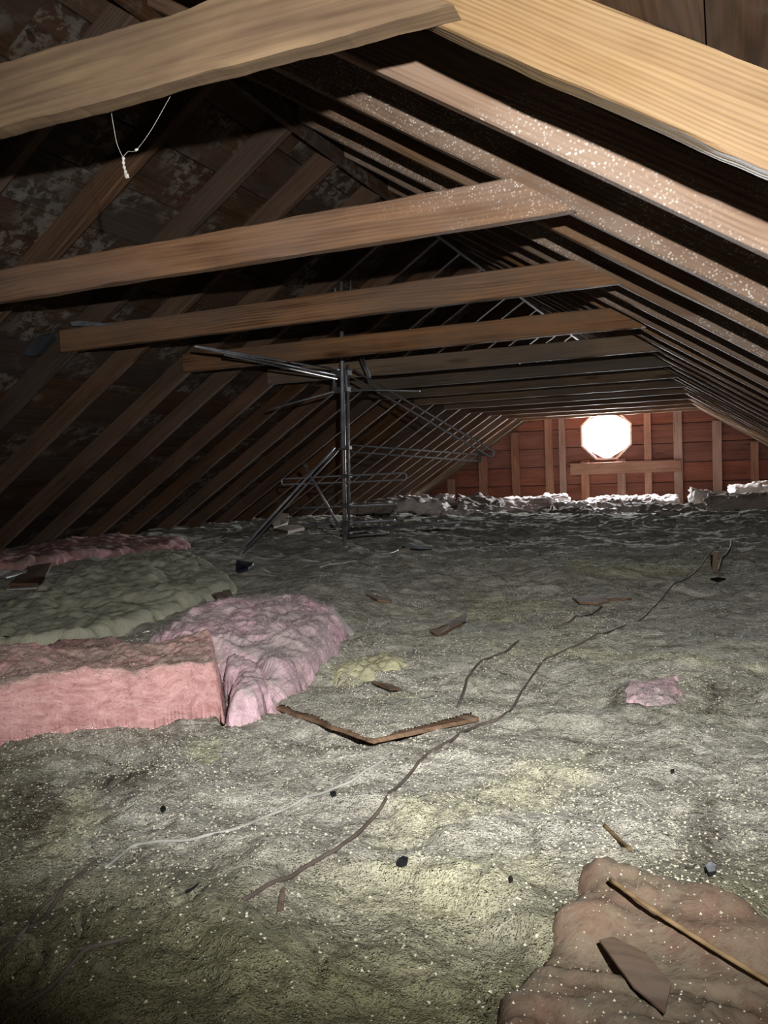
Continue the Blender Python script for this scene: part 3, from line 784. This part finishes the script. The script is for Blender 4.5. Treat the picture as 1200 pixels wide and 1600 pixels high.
mound('insulation_scrap', fpoly([(700, 1700), (765, 1610), (800, 1510), (828, 1480), (850, 1430), (905, 1400), (908, 1362), (935, 1352), (980, 1368), (1020, 1385), (1110, 1398), (1200, 1432), (1330, 1470), (1400, 1750)], -0.42), 0.032, 0.035, M_SCRAP,
      'brownish-pink torn sheet of batt in the bottom right corner', st=0.0055, seed=37, rough=0.010, edge=0.014, fuzz=1, cr_=700)
mound('insulation_batt', fpoly([(-80, 1090), (40, 1075), (140, 1052), (240, 1035), (200, 1015), (60, 1030), (-80, 1060)], -0.42), 0.05, 0.05, M_PINKF,
      'grey-dusted pink wool strip behind the bright pink batt', st=0.008, seed=39, rough=0.014, fuzz=4000)

# broken batts heaped before the gable
def slab(px, py, Y, W, T, D, rz, tl_, ro_, mat, label, seed):
    n1, n2, n3 = max(6, int(W / 0.018)), max(6, int(D / 0.03)), 5
    V = []; idx = {}; Fc = []
    def vid(i, j, k):
        if (i, j, k) in idx: return idx[(i, j, k)]
        x = (i / n1 - .5) * W; y = (j / n2 - .5) * D; z = k / n3 * T
        e = fbm(np.array([x * 11 + seed]), np.array([y * 11 + z * 30]), seed, 4)[0]
        e2 = fbm(np.array([x * 5 + seed * 3]), np.array([y * 5 + 40]), seed + 3, 4)[0]
        e3 = fbm(np.array([x * 25]), np.array([y * 25 + z * 50]), seed + 6, 3)[0]
        x += (e * 0.09 + e3 * 0.03) * (abs(i / n1 - .5) * 2) ** 3 * np.sign(i - n1 / 2 + .01)
        y += (e * 0.07 + e3 * 0.03) * (abs(j / n2 - .5) * 2) ** 3 * np.sign(j - n2 / 2 + .01)
        z += e2 * 0.06 + e3 * 0.035
        idx[(i, j, k)] = len(V); V.append((x, y, z)); return idx[(i, j, k)]
    for i in range(n1):
        for j in range(n2):
            Fc.append((vid(i, j, n3), vid(i + 1, j, n3), vid(i + 1, j + 1, n3), vid(i, j + 1, n3)))
            Fc.append((vid(i, j + 1, 0), vid(i + 1, j + 1, 0), vid(i + 1, j, 0), vid(i, j, 0)))
    for i in range(n1):
        for k in range(n3):
            Fc.append((vid(i, 0, k), vid(i + 1, 0, k), vid(i + 1, 0, k + 1), vid(i, 0, k + 1)))
            Fc.append((vid(i + 1, n2, k), vid(i, n2, k), vid(i, n2, k + 1), vid(i + 1, n2, k + 1)))
    for j in range(n2):
        for k in range(n3):
            Fc.append((vid(0, j + 1, k), vid(0, j, k), vid(0, j, k + 1), vid(0, j + 1, k + 1)))
            Fc.append((vid(n1, j, k), vid(n1, j + 1, k), vid(n1, j + 1, k + 1), vid(n1, j, k + 1)))
    P = atY(px, py, Y)
    o = link('broken_batt', mesh('broken_batt', V, Fc, mat, smooth=True), loc=(P[0], P[1], P[2]), rot=(tl_, ro_, rz))
    return tag(o, label, 'insulation', 'broken batts heaped before the far gable')
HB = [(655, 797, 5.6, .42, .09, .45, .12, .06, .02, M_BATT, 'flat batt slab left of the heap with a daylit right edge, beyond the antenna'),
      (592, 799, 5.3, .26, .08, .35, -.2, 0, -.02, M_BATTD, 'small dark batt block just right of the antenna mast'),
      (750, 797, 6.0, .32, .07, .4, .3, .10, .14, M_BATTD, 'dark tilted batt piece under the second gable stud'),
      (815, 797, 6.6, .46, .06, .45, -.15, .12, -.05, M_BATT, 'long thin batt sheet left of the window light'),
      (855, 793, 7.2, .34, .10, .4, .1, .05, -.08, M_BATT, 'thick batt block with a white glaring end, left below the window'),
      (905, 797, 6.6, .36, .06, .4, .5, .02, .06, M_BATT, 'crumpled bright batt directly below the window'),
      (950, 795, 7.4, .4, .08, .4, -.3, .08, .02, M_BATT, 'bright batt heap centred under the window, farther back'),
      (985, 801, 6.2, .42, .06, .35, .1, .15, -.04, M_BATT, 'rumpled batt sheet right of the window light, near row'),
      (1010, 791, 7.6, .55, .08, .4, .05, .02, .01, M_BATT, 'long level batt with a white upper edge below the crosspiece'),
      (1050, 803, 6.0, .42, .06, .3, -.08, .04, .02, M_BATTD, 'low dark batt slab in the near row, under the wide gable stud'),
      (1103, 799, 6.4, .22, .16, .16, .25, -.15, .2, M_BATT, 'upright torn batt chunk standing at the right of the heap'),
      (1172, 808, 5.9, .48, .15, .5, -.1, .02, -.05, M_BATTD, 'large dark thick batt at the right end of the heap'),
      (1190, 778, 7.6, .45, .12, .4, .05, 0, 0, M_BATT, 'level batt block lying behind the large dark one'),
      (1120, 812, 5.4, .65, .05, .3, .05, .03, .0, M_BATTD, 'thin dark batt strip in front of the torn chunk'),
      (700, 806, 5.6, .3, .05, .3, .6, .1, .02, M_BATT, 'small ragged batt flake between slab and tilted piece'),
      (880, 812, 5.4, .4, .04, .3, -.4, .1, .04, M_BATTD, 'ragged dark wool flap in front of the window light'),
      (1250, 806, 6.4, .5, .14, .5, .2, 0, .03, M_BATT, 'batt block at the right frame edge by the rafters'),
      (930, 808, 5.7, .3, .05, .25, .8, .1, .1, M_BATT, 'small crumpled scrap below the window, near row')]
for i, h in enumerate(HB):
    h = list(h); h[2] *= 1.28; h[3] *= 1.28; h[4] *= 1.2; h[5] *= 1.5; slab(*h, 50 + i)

# ------------------------------------------------------------------ tubes
def tube_mesh(name, pts, r, mat, sides=8, closed=False, taper=None):
    pts = [Vector(p) for p in pts]; n = len(pts); V = []; Fc = []
    prev = None
    for i, p in enumerate(pts):
        if closed: t = pts[(i + 1) % n] - pts[i - 1]
        else: t = pts[min(i + 1, n - 1)] - pts[max(i - 1, 0)]
        t.normalize()
        if prev is None:
            u = t.cross(Vector((0, 0, 1)));
            if u.length < 0.1: u = t.cross(Vector((1, 0, 0)))
        else: u = prev - t * prev.dot(t)
        u.normalize(); prev = u; w = t.cross(u)
        rr = r if taper is None else r * taper[i]
        for k in range(sides):
            a = 2 * math.pi * k / sides; V.append(p + (u * math.cos(a) + w * math.sin(a)) * rr)
    m = n if closed else n - 1
    for i in range(m):
        for k in range(sides):
            a = i * sides + k; b = i * sides + (k + 1) % sides; c = ((i + 1) % n) * sides
            Fc.append((a, b, c + (k + 1) % sides, c + k))
    if not closed:
        Fc.append(tuple(range(sides - 1, -1, -1))); Fc.append(tuple((n - 1) * sides + k for k in range(sides)))
    return mesh(name, V, Fc, mat, smooth=True)
def spline(P, sub=8):
    P = [Vector(p) for p in P]; out = []
    for i in range(len(P) - 1):
        p0, p1, p2, p3 = P[max(i - 1, 0)], P[i], P[i + 1], P[min(i + 2, len(P) - 1)]
        for k in range(sub):
            t = k / sub
            out.append(0.5 * ((2 * p1) + (p2 - p0) * t + (2 * p0 - 5 * p1 + 4 * p2 - p3) * t * t + (3 * p1 - p0 - 3 * p2 + p3) * t ** 3))
    out.append(P[-1]); return out

# ------------------------------------------------------------------ old television aerial
BASE = fhit(539, 853)
MY = BASE[1]
ant = link('television_antenna', None, loc=tuple(BASE))
tag(ant, 'old folded metal television aerial leaning upright in the insulation behind the ties', 'antenna')
def A(px, py, Y=None): return Vector(atY(px, py, MY if Y is None else Y)) - BASE
def rod(a, b, r=0.0045, mat=None, name='element', par=None, sides=8):
    a, b = Vector(a), Vector(b)
    return link(name, tube_mesh(name, [a, a.lerp(b, .5), b], r, mat or M_ALU, sides), par or ant)
top = A(528, 440, MY - 0.02)
rod(A(539, 858), A(535, 600), 0.012, M_MAST, 'mast', sides=12)
rod(A(536, 700, MY - .03), A(533, 440, MY - .03), 0.011, M_ALU, 'upper_mast', sides=12)
rod(A(546, 835, MY + .01), A(543, 570, MY + .01), 0.007, M_ROD, 'support_rod')
rod(A(519, 437, MY + .02), A(526, 462, MY + .02), 0.005, M_ALU, 'end_stub')
rod(A(548, 437, MY + .02), A(547, 462, MY + .02), 0.005, M_ROD, 'end_stub')
def loop(p1, p2, q2, q1, r=0.0045, mat=None, both=False, name='loop_element'):
    """p1-p2 upper rod, q1-q2 lower rod, joined by a round bend at the 2 ends (and 1 ends)"""
    p1, p2, q1, q2 = map(Vector, (p1, p2, q1, q2)); P = [p1, p1.lerp(p2, .5), p2]
    def arc(a, b, d):
        c = (a + b) / 2; h = (b - a).length / 2; dd = (d - (b - a).normalized() * d.dot((b - a).normalized())).normalized() * h
        return [c + (a - c) * math.cos(t) + dd * math.sin(t) for t in (math.pi * k / 6 for k in range(1, 6))]
    P += arc(p2, q2, p2 - p1) + [q2, q2.lerp(q1, .5), q1]
    if both: P += arc(q1, p1, p1 - p2)
    return link(name, tube_mesh(name, P, r, mat or M_ALU, 8, closed=both), ant)
# upper left bundle reaching forward under the tie
rod(A(530, 578), A(304, 541, 2.72), 0.005); rod(A(528, 586), A(312, 543, 2.76), 0.005); rod(A(526, 592), A(350, 554, 2.9), 0.005, M_ROD)
print('MY', MY)
rod(A(521, 612), A(417, 641), 0.005)
rod(A(548, 609), A(656, 611), 0.005)
loop(A(552, 578), A(768, 703, MY + .25), A(765, 713, MY + .25), A(552, 590), 0.006, M_ROD)
rod(A(549, 695.5), A(750, 710.5, MY + .1), 0.0045); rod(A(549, 706), A(750, 720.5, MY + .1), 0.0045)
rod(A(749, 707, MY + .1), A(750, 723, MY + .1), 0.008, M_CLAMP, 'end_cap')
loop(A(442, 748), A(632, 739), A(628, 750), A(447, 757), 0.0045, both=True)
rod(A(462, 794), A(618, 787.5), 0.005); rod(A(470, 820), A(617, 812.6), 0.005)
rod(A(545, 829, MY - .05), A(725, 815, MY - .25), 0.007, M_ROD, 'boom_arm')
rod(A(545, 837, MY - .02), A(607, 832, MY - .06), 0.0045)
Kp = fhit(369, 868, 0.006) - BASE
rod(A(523, 699), Kp, 0.0055, M_ALU); rod(A(528, 704), Kp + Vector((.035, .01, .004)), 0.0055, M_ROD); rod(A(520, 703, MY - .03), Kp + Vector((.018, -.012, .002)), 0.004, M_ALU)
rod(A(475.6, 726, MY - .06), A(532, 826, MY - .02), 0.007, M_ROD, 'brace'); rod(A(474, 724, MY - .06), A(478, 730, MY - .06), 0.011, M_CLAMP, 'end_cap')
rod(A(561, 556, MY + .02), A(576, 590, MY), 0.006, M_ROD); rod(A(566, 556, MY + .03), A(579, 590, MY), 0.005, M_ALU)
def box_mesh(name, c, sx, sy, sz, mat, b=0.003):
    V = []; Fc = []
    for z, ins in ((-sz / 2, b), (-sz / 2 + b, 0), (sz / 2 - b, 0), (sz / 2, b)):
        for x, y in ((-sx / 2 + ins, -sy / 2 + ins), (sx / 2 - ins, -sy / 2 + ins), (sx / 2 - ins, sy / 2 - ins), (-sx / 2 + ins, sy / 2 - ins)):
            V.append((c[0] + x, c[1] + y, c[2] + z))
    for k in range(3):
        for i in range(4): Fc.append((4 * k + i, 4 * k + (i + 1) % 4, 4 * k + 4 + (i + 1) % 4, 4 * k + 4 + i))
    Fc.append((3, 2, 1, 0)); Fc.append((12, 13, 14, 15)); return mesh(name, V, Fc, mat)
hub = link('clamp', box_mesh('clamp', A(535, 583), .085, .05, .03, M_CLAMP), ant)
link('plate', box_mesh('plate', A(535, 609), .08, .05, .028, M_CLAMP), hub)
for dx in (-.036, .036):
    c = A(535, 596); link('bolt', tube_mesh('bolt', [c + Vector((dx, -.03, -.055)), c + Vector((dx, -.03, .055))], 0.0055, M_ALU if dx > 0 else M_ROD), hub)
for py in (700, 744, 790, 817, 832):
    link('bracket', box_mesh('bracket', A(541 - (py - 700) * -0.01, py, MY), .05, .04, .022, M_CLAMP), ant)

# ------------------------------------------------------------------ cables
def cable(pix, r, mat, label, sub=6, sides=8, lift=0.0, z_off=None, name='cable', cat='cable'):
    P = [fhit(x, y, lift) for x, y in pix]
    P = spline(P, sub)
    for p in P:
        p.z = float(floor_h(p.x, p.y)) * 0.5 + p.z * 0.5 + r * 0.6
    # relax vertically so that it lies rather than jumps
    for _ in range(4):
        for i in range(1, len(P) - 1): P[i].z = max((P[i - 1].z + P[i].z * 2 + P[i + 1].z) / 4, float(floor_h(P[i].x, P[i].y)) + r * 0.2)
    o0 = P[0].copy(); me = tube_mesh(name, [p - o0 for p in P], r, mat, sides)
    return tag(link(name, me, loc=tuple(o0)), label, cat)
cable([(380, 1408), (400, 1397), (447, 1375), (473, 1360), (530, 1325), (580, 1282), (603, 1250), (640, 1213), (668, 1180), (700, 1160), (745, 1138), (790, 1115), (814, 1083), (840, 1047), (870, 1025),
       (920, 1000), (975, 978), (1010, 965), (1030, 940), (1050, 918), (1088, 893), (1108, 870), (1135, 852)], 0.0023, M_CABLE, 'long grey-brown cable winding from the bottom centre to the far right')
cable([(612, 1180), (560, 1215), (520, 1235), (470, 1252), (420, 1275), (370, 1295), (310, 1310), (240, 1316), (205, 1325), (165, 1356)], 0.0019, M_CABLEW, 'pale grey cable curving left from the thin board')
cable([(150, 1348), (105, 1385), (60, 1425), (30, 1462), (-20, 1520)], 0.0020, M_CABLE, 'thin dark cable running off the left edge below the pale one')
cable([(196, 1468), (150, 1480), (112, 1510), (70, 1552), (0, 1600), (-30, 1625)], 0.0021, M_CABLE, 'dark cable in the bottom left corner')
cable([(38, 1452), (60, 1445), (85, 1415), (108, 1378)], 0.0024, M_CABLE, 'short dark cable branch crossing near the left edge')
cable([(716, 1106), (728, 1070), (734, 1055), (748, 1038), (788, 1020), (810, 1002)], 0.0026, M_CABLE, 'short dark cable rising behind the thin board')
cable([(866, 982), (895, 970), (920, 962), (940, 950)], 0.0030, M_CABLE, 'short dark cable stub below the flat dark slat')
cable([(300, 852), (330, 844), (352, 838), (392, 834)], 0.0075, M_CABLE, 'thick dark cable near the left rafters beyond the grey batt')
cable([(548, 858), (575, 864), (600, 866), (622, 862)], 0.0045, M_CABLEW, 'short white wire at the foot of the antenna', name='wire', cat='wire')
cable([(500, 887), (530, 881), (560, 880), (588, 887)], 0.0035, M_CABLEW, 'thin white wire arc in front of the antenna', name='wire', cat='wire')
cable([(150, 842), (190, 832), (250, 826), (300, 822)], 0.005, M_CABLEW, 'thin pale wire along the far left eave', name='wire', cat='wire')
cable([(1122, 895), (1128, 878), (1140, 860), (1143, 845)], 0.005, M_CABLE, 'dark wire beside the small upright peg at right', name='wire', cat='wire')
cable([(1145, 876), (1160, 872), (1175, 875), (1180, 880)], 0.004, M_CABLE, 'small curled dark wire right of the peg', name='wire', cat='wire')

# ------------------------------------------------------------------ thin dusty board
bp = [fhit(407, 1101, .006), fhit(585, 1172, .012), fhit(750, 1130, .006)]
bp.append(bp[0] + bp[2] - bp[1] + Vector((0.0, -0.02, -0.0)))
zt = max(p.z for p in bp[:3]) + 0.004
bz = [bp[0].z + .000, bp[1].z + .004, bp[2].z + .005, FZ - .035]
def edge_pts(a, b, n, amp, seed):
    out = []
    d = (b - a); nrm = Vector((-d.y, d.x, 0)).normalized()
    for i in range(n):
        t = i / n; e = fbm(np.array([t * 9 + seed]), np.array([seed * 1.7]), seed, 4)[0] * amp
        out.append(a.lerp(b, t) + nrm * e)
    return out
for p, zz in zip(bp, bz): p.z = zz
ring = edge_pts(bp[0], bp[1], 26, .004, 3) + edge_pts(bp[1], bp[2], 20, .003, 4) + edge_pts(bp[2], bp[3], 12, .01, 5) + edge_pts(bp[3], bp[0], 12, .01, 6)
o0 = bp[1].copy(); nR = len(ring); TB = 0.0065
V = [p - o0 for p in ring] + [p - o0 - Vector((0, 0, TB)) for p in ring]
Fc = [tuple(range(nR)), tuple(range(2 * nR - 1, nR - 1, -1))] + [(i, (i + 1) % nR, nR + (i + 1) % nR, nR + i) for i in range(nR)]
Fc = [f[::-1] for f in Fc] if True else Fc
bd = link('thin_board', mesh('thin_board', V, Fc, W_BRD), loc=tuple(o0))
tag(bd, 'thin tan board with a pointed front corner, mostly under grey dust', 'board')
# dust and crumbs lying on it
ins = [o_ for o_ in ring]
c0 = sum(ring, Vector()) / nR
poly2 = [((c0 + (p - c0) * 0.965).x, (c0 + (p - c0) * 0.965).y) for p in ring]
xs = [p[0] for p in poly2]; ys = [p[1] for p in poly2]
GX, GY, GQ = grid(min(xs), max(xs), min(ys), max(ys), 0.003, 0)
dd = sdist(GX, GY, poly2) + 0.012 * fbm(GX * 22, GY * 22, 5, 5)
# plane through the board corners
Am = np.array([[p.x, p.y, 1] for p in bp]); sol = np.linalg.lstsq(Am, np.array([p.z for p in bp]), rcond=None)[0]
GZ = sol[0] * GX + sol[1] * GY + sol[2] + 0.0015 + np.sqrt(np.clip(dd / .03, 0, 1)) * (0.004 + 0.006 * (fbm(GX * 30, GY * 30, 8, 4) + .3))
GZ = np.maximum(GZ, floor_h(GX, GY) - .004)
GQ = GQ[(dd[GQ] > 0).all(1)]
used = np.unique(GQ); rm = np.full(len(GX), -1); rm[used] = np.arange(len(used))
me = bigmesh('dust_layer', np.stack([GX, GY, GZ], 1)[used] - np.array(o0), rm[GQ], M_FLOOR)
ca = me.color_attributes.new('patch', 'FLOAT_COLOR', 'POINT'); ca.data.foreach_set('color', np.tile(np.array([0.15, 0, 0, 1], np.float32), len(used)))
dl = link('dust_layer', me, bd, label='grey crumbly dust covering the board'); dl['kind'] = 'stuff'
r_ = np.random.default_rng(5); k = r_.integers(0, len(used), 900)
cV = []; cF = []
Pn = np.stack([GX, GY, GZ], 1)[used][k] - np.array(o0)
for p in Pn:
    s_ = r_.uniform(.0006, .0016); b = len(cV); a0 = r_.uniform(0, 6.28)
    for q in range(3): cV.append((p[0] + s_ * math.cos(a0 + q * 2.1), p[1] + s_ * math.sin(a0 + q * 2.1), p[2]))
    cV.append((p[0], p[1], p[2] + s_ * .9)); cF += [(b, b + 1, b + 3), (b + 1, b + 2, b + 3), (b + 2, b, b + 3)]
gg = link('grain', mesh('grain', cV, cF, M_GRAIN), bd); gg['kind'] = 'stuff'

# ------------------------------------------------------------------ debris
def chip(pix, T, mat, label, name='wood_chip', cat='debris', lift=0.004, curl=0.0, group=None):
    P = [fhit(x, y, lift) for x, y in pix]
    c = sum(P, Vector()) / len(P)
    zz = max(float(floor_h(p.x, p.y)) for p in P); zm = sum(p.z for p in P) / len(P)
    n = len(P); V = []; Fc = []
    for p in P:
        V.append(Vector((p.x - c.x, p.y - c.y, (p.z - zm) * .6 + T)))
    for p in P:
        V.append(Vector((p.x - c.x, p.y - c.y, (p.z - zm) * .6)) * 1.0)
    V.append(Vector((0, 0, T * 1.15 + curl)))
    for i in range(n):
        Fc.append((i, (i + 1) % n, 2 * n)); Fc.append((i, n + i, n + (i + 1) % n, (i + 1) % n))
    Fc.append(tuple(range(2 * n - 1, n - 1, -1)))
    return tag(link(name, mesh(name, V, [f[::-1] for f in Fc] if False else Fc, mat), loc=(c.x, c.y, zm)), label, cat, group)
chip([(672, 990), (690, 982), (715, 972), (730, 966), (728, 976), (700, 990), (684, 996)], .006, W_CHIP, 'dark pointed wood splinter lying beyond the thin board', 'wood_splinter')
chip([(894, 938), (915, 934), (945, 936), (955, 942), (935, 948), (905, 946)], .006, W_CHIP, 'flat dark brown lath piece on the grey bed, right of centre', 'wood_chip')
tag(link('stick', tube_mesh('stick', [fhit(950, 941, .008), fhit(970, 941, .009), fhit(986, 940, .008)], .004, W_CHIP, 7)), 'thin dark stick end touching the flat dark slat', 'stick')
chip([(572, 932), (590, 934), (612, 941), (612, 945), (590, 940)], .005, W_CHIP, 'thin dark sliver above the white strip', 'wood_splinter')
chip([(370, 880), (380, 882), (397, 884), (388, 892), (374, 898), (369, 896)], .012, M_BLUE, 'blue-black folded scrap at the grey mound edge', 'plastic_scrap')
chip([(514, 952), (519, 950), (536, 972), (553, 996), (546, 999), (530, 978)], .005, M_WHITE, 'narrow white plastic strip leaning by the curled pink wad', 'plastic_strip')
chip([(15, 918), (50, 884), (82, 882), (70, 908), (60, 918)], .012, W_CHIP, 'dark brown short plank piece at the left before the far pink batt', 'plank_piece', 'board')
chip([(-30, 985), (-10, 960), (14, 970), (38, 1015), (20, 1024), (-30, 1018)], .02, W_CHIP, 'dark board end poking in at the left edge', 'plank_piece', 'board')
chip([(24, 991), (40, 987), (57, 987), (57, 991), (38, 993)], .008, M_WHITE, 'short white stick near the left edge', 'stick', 'stick')
chip([(0, 903), (30, 896), (42, 894), (42, 898), (10, 905)], .006, M_CABLEW, 'pale twig at the far left edge', 'stick', 'stick')
chip([(10, 925), (50, 918), (70, 917), (70, 921), (30, 924)], .006, M_CABLEW, 'pale twig in front of the brown plank piece', 'stick', 'stick')
chip([(622, 1352), (630, 1347), (638, 1350), (636, 1358), (628, 1363), (620, 1360)], .004, M_BLACK, 'black angular chip low in the middle of the bed', 'black_chip')
chip([(1102, 1366), (1110, 1361), (1120, 1364), (1118, 1370), (1108, 1373)], .004, M_BLACK, 'black chip at the back edge of the torn pink sheet', 'black_chip')
chip([(434, 1430), (440, 1398), (446, 1398), (444, 1429)], .004, W_CHIP, 'dark pointed triangular splinter near the cable end', 'wood_splinter')
chip([(251, 1270), (256, 1266), (260, 1270), (255, 1275)], .003, M_BLACK, 'tiny black chip above the pale cable', 'black_chip')
chip([(516, 1246), (524, 1243), (526, 1248), (519, 1251)], .003, M_BLACK, 'tiny black chip just below the pale cable', 'black_chip')
chip([(290, 1400), (304, 1393), (311, 1386), (306, 1396), (295, 1402)], .002, M_BLACK, 'black sliver standing for the dark in a crack, below the pale cable bend', 'black_chip')  # darkness of the crack laid in as a thin black piece
chip([(795, 1380), (800, 1378), (802, 1383), (797, 1386)], .003, M_BLACK, 'tiny black chip left of the torn pink sheet', 'black_chip')
chip([(1048, 1210), (1053, 1208), (1054, 1213), (1049, 1214)], .003, M_BLACK, 'tiny black chip at right, below the lilac tuft', 'black_chip')
chip([(236, 898), (248, 895), (258, 900), (248, 905), (238, 903)], .008, W_CHIP, 'small dark brown chip on the grey mound', 'wood_chip')
chip([(323, 930), (338, 924), (360, 928), (364, 934), (340, 936)], .006, W_CHIP, 'dark brown bark flake above the curled pink wad', 'wood_chip')
chip([(1110, 908), (1122, 905), (1134, 908), (1122, 912)], .006, M_BLACK, 'flat black scrap in front of the upright peg', 'black_chip')
chip([(628, 856), (640, 853), (655, 856), (675, 862), (655, 861), (640, 860)], .008, M_BLACK, 'black crumpled scrap right of the antenna foot', 'black_chip')
chip([(580, 1075), (605, 1080), (628, 1088), (610, 1088), (590, 1081)], .003, W_CHIP, 'thin brown flake on the dusty board', 'wood_chip', lift=.012)
chip([(425, 822), (436, 808), (452, 810), (450, 822), (438, 828), (428, 830)], .03, M_TAN, 'crumpled tan paper beyond the leaning antenna rods', 'paper_scrap', 'paper')
chip([(430, 826), (470, 826), (476, 830), (450, 834), (432, 831)], .02, M_TAN, 'flat tan lath beside the crumpled tan paper', 'lath', 'board')
peg = [(1117, 896), (1126, 896), (1125, 862), (1116, 862)]
pb = fhit(1121, 893); Yp = pb.y
ph = atY(1121, 862, Yp)[2] - pb.z
tag(link('peg', beam_mesh('peg', ph, .018, .018, W_CHIP, segs=4, seed=4, bev=.002), loc=tuple(pb), rot=(0, -math.pi / 2 + .06, 0)), 'small upright wooden peg standing in the bed at right', 'peg')
# twig
def stick(pts, r, mat, label, lift=.004, name='stick', taper=None):
    P = spline([fhit(x, y, lift) for x, y in pts], 4); o0 = P[0].copy()
    return tag(link(name, tube_mesh(name, [p - o0 for p in P], r, mat, 7), loc=tuple(o0)), label, 'stick')
stick([(945, 1295), (962, 1312), (985, 1333)], .0022, W_STICK, 'short tan twig above the torn pink sheet')
stick([(955, 1425), (1020, 1475), (1110, 1535), (1220, 1605)], .0022, W_STICK, 'long brown stick lying across the torn pink sheet', lift=.031)
chip([(938, 1528), (960, 1522), (1010, 1550), (1050, 1600), (1040, 1640), (990, 1600)], .002, W_CHIP, 'dark tan curled flap on the torn pink sheet at the bottom edge', 'paper_scrap', 'paper', lift=.030)

# ------------------------------------------------------------------ cobweb, tin, strap
cw = link('cobweb', None, loc=tuple(atY(195, 245, .99)))
tag(cw, 'dusty cobweb string dangling below the nearest tie', 'cobweb')
c0 = Vector(atY(195, 245, .99))
def CW(x, y, d=.99): return Vector(atY(x, y, d)) - c0
wl = [CW(174, 176), CW(178, 200), CW(183, 225), CW(192, 246)]
link('strand', tube_mesh('strand', spline(wl, 6), .0004, M_WEB, 5), cw)
link('strand', tube_mesh('strand', spline([CW(192, 246), CW(200, 237), CW(213, 234), CW(235, 205), CW(258, 165), CW(272, 140)], 6), .0003, M_WEB, 5), cw)
ks = spline([CW(193, 245), CW(193, 256), CW(196, 268), CW(200, 276), CW(197, 277), CW(195, 270)], 6)
link('dust_clump', tube_mesh('dust_clump', ks, .0017, M_WEB, 6, taper=[.4 + 1.2 * abs(math.sin(i * .9)) * (1 if i < 20 else .4) for i in range(len(ks))]), cw)
link('dust_clump', tube_mesh('dust_clump', [CW(211, 236), CW(213, 234), CW(216, 233)], .0022, M_WEB, 6, taper=[.4, 1, .4]), cw)
tn = [Vector(atY(*p)) for p in ((-25, 520, 2.50), (72, 524, 2.50), (78, 530, 2.50), (55, 556, 2.50), (-25, 553, 2.50))]
def prism(pts, thick, o0):
    n = len(pts); V = [p - o0 for p in pts] + [p - o0 + thick for p in pts]
    return V, [tuple(range(n)), tuple(range(2 * n - 1, n - 1, -1))] + [(i, n + i, n + (i + 1) % n, (i + 1) % n) for i in range(n)]
V, Fc = prism(tn, Vector((0, .04, .012)), tn[0])
tag(link('tin_sheet', mesh('tin_sheet', V, Fc, M_TIN), loc=tuple(tn[0])), 'blue-grey tin sheet against the left roof at the end of the third tie', 'sheet metal')
tp = atY(110, 508, YN(3) + .03)
st_ = [Vector(atY(x, y, YN(3) - .006)) for x, y in ((110, 503), (125, 501), (160, 505), (178, 505), (160, 509), (112, 509))]
V, Fc = prism(st_, Vector((0, .03, 0)), st_[0])
tag(link('metal_strap', mesh('metal_strap', V, Fc, M_ALU), loc=tuple(st_[0])), 'small shiny metal strap on the left end of the third tie', 'strap')
print('verts', sum(len(m.vertices) for m in bpy.data.meshes))
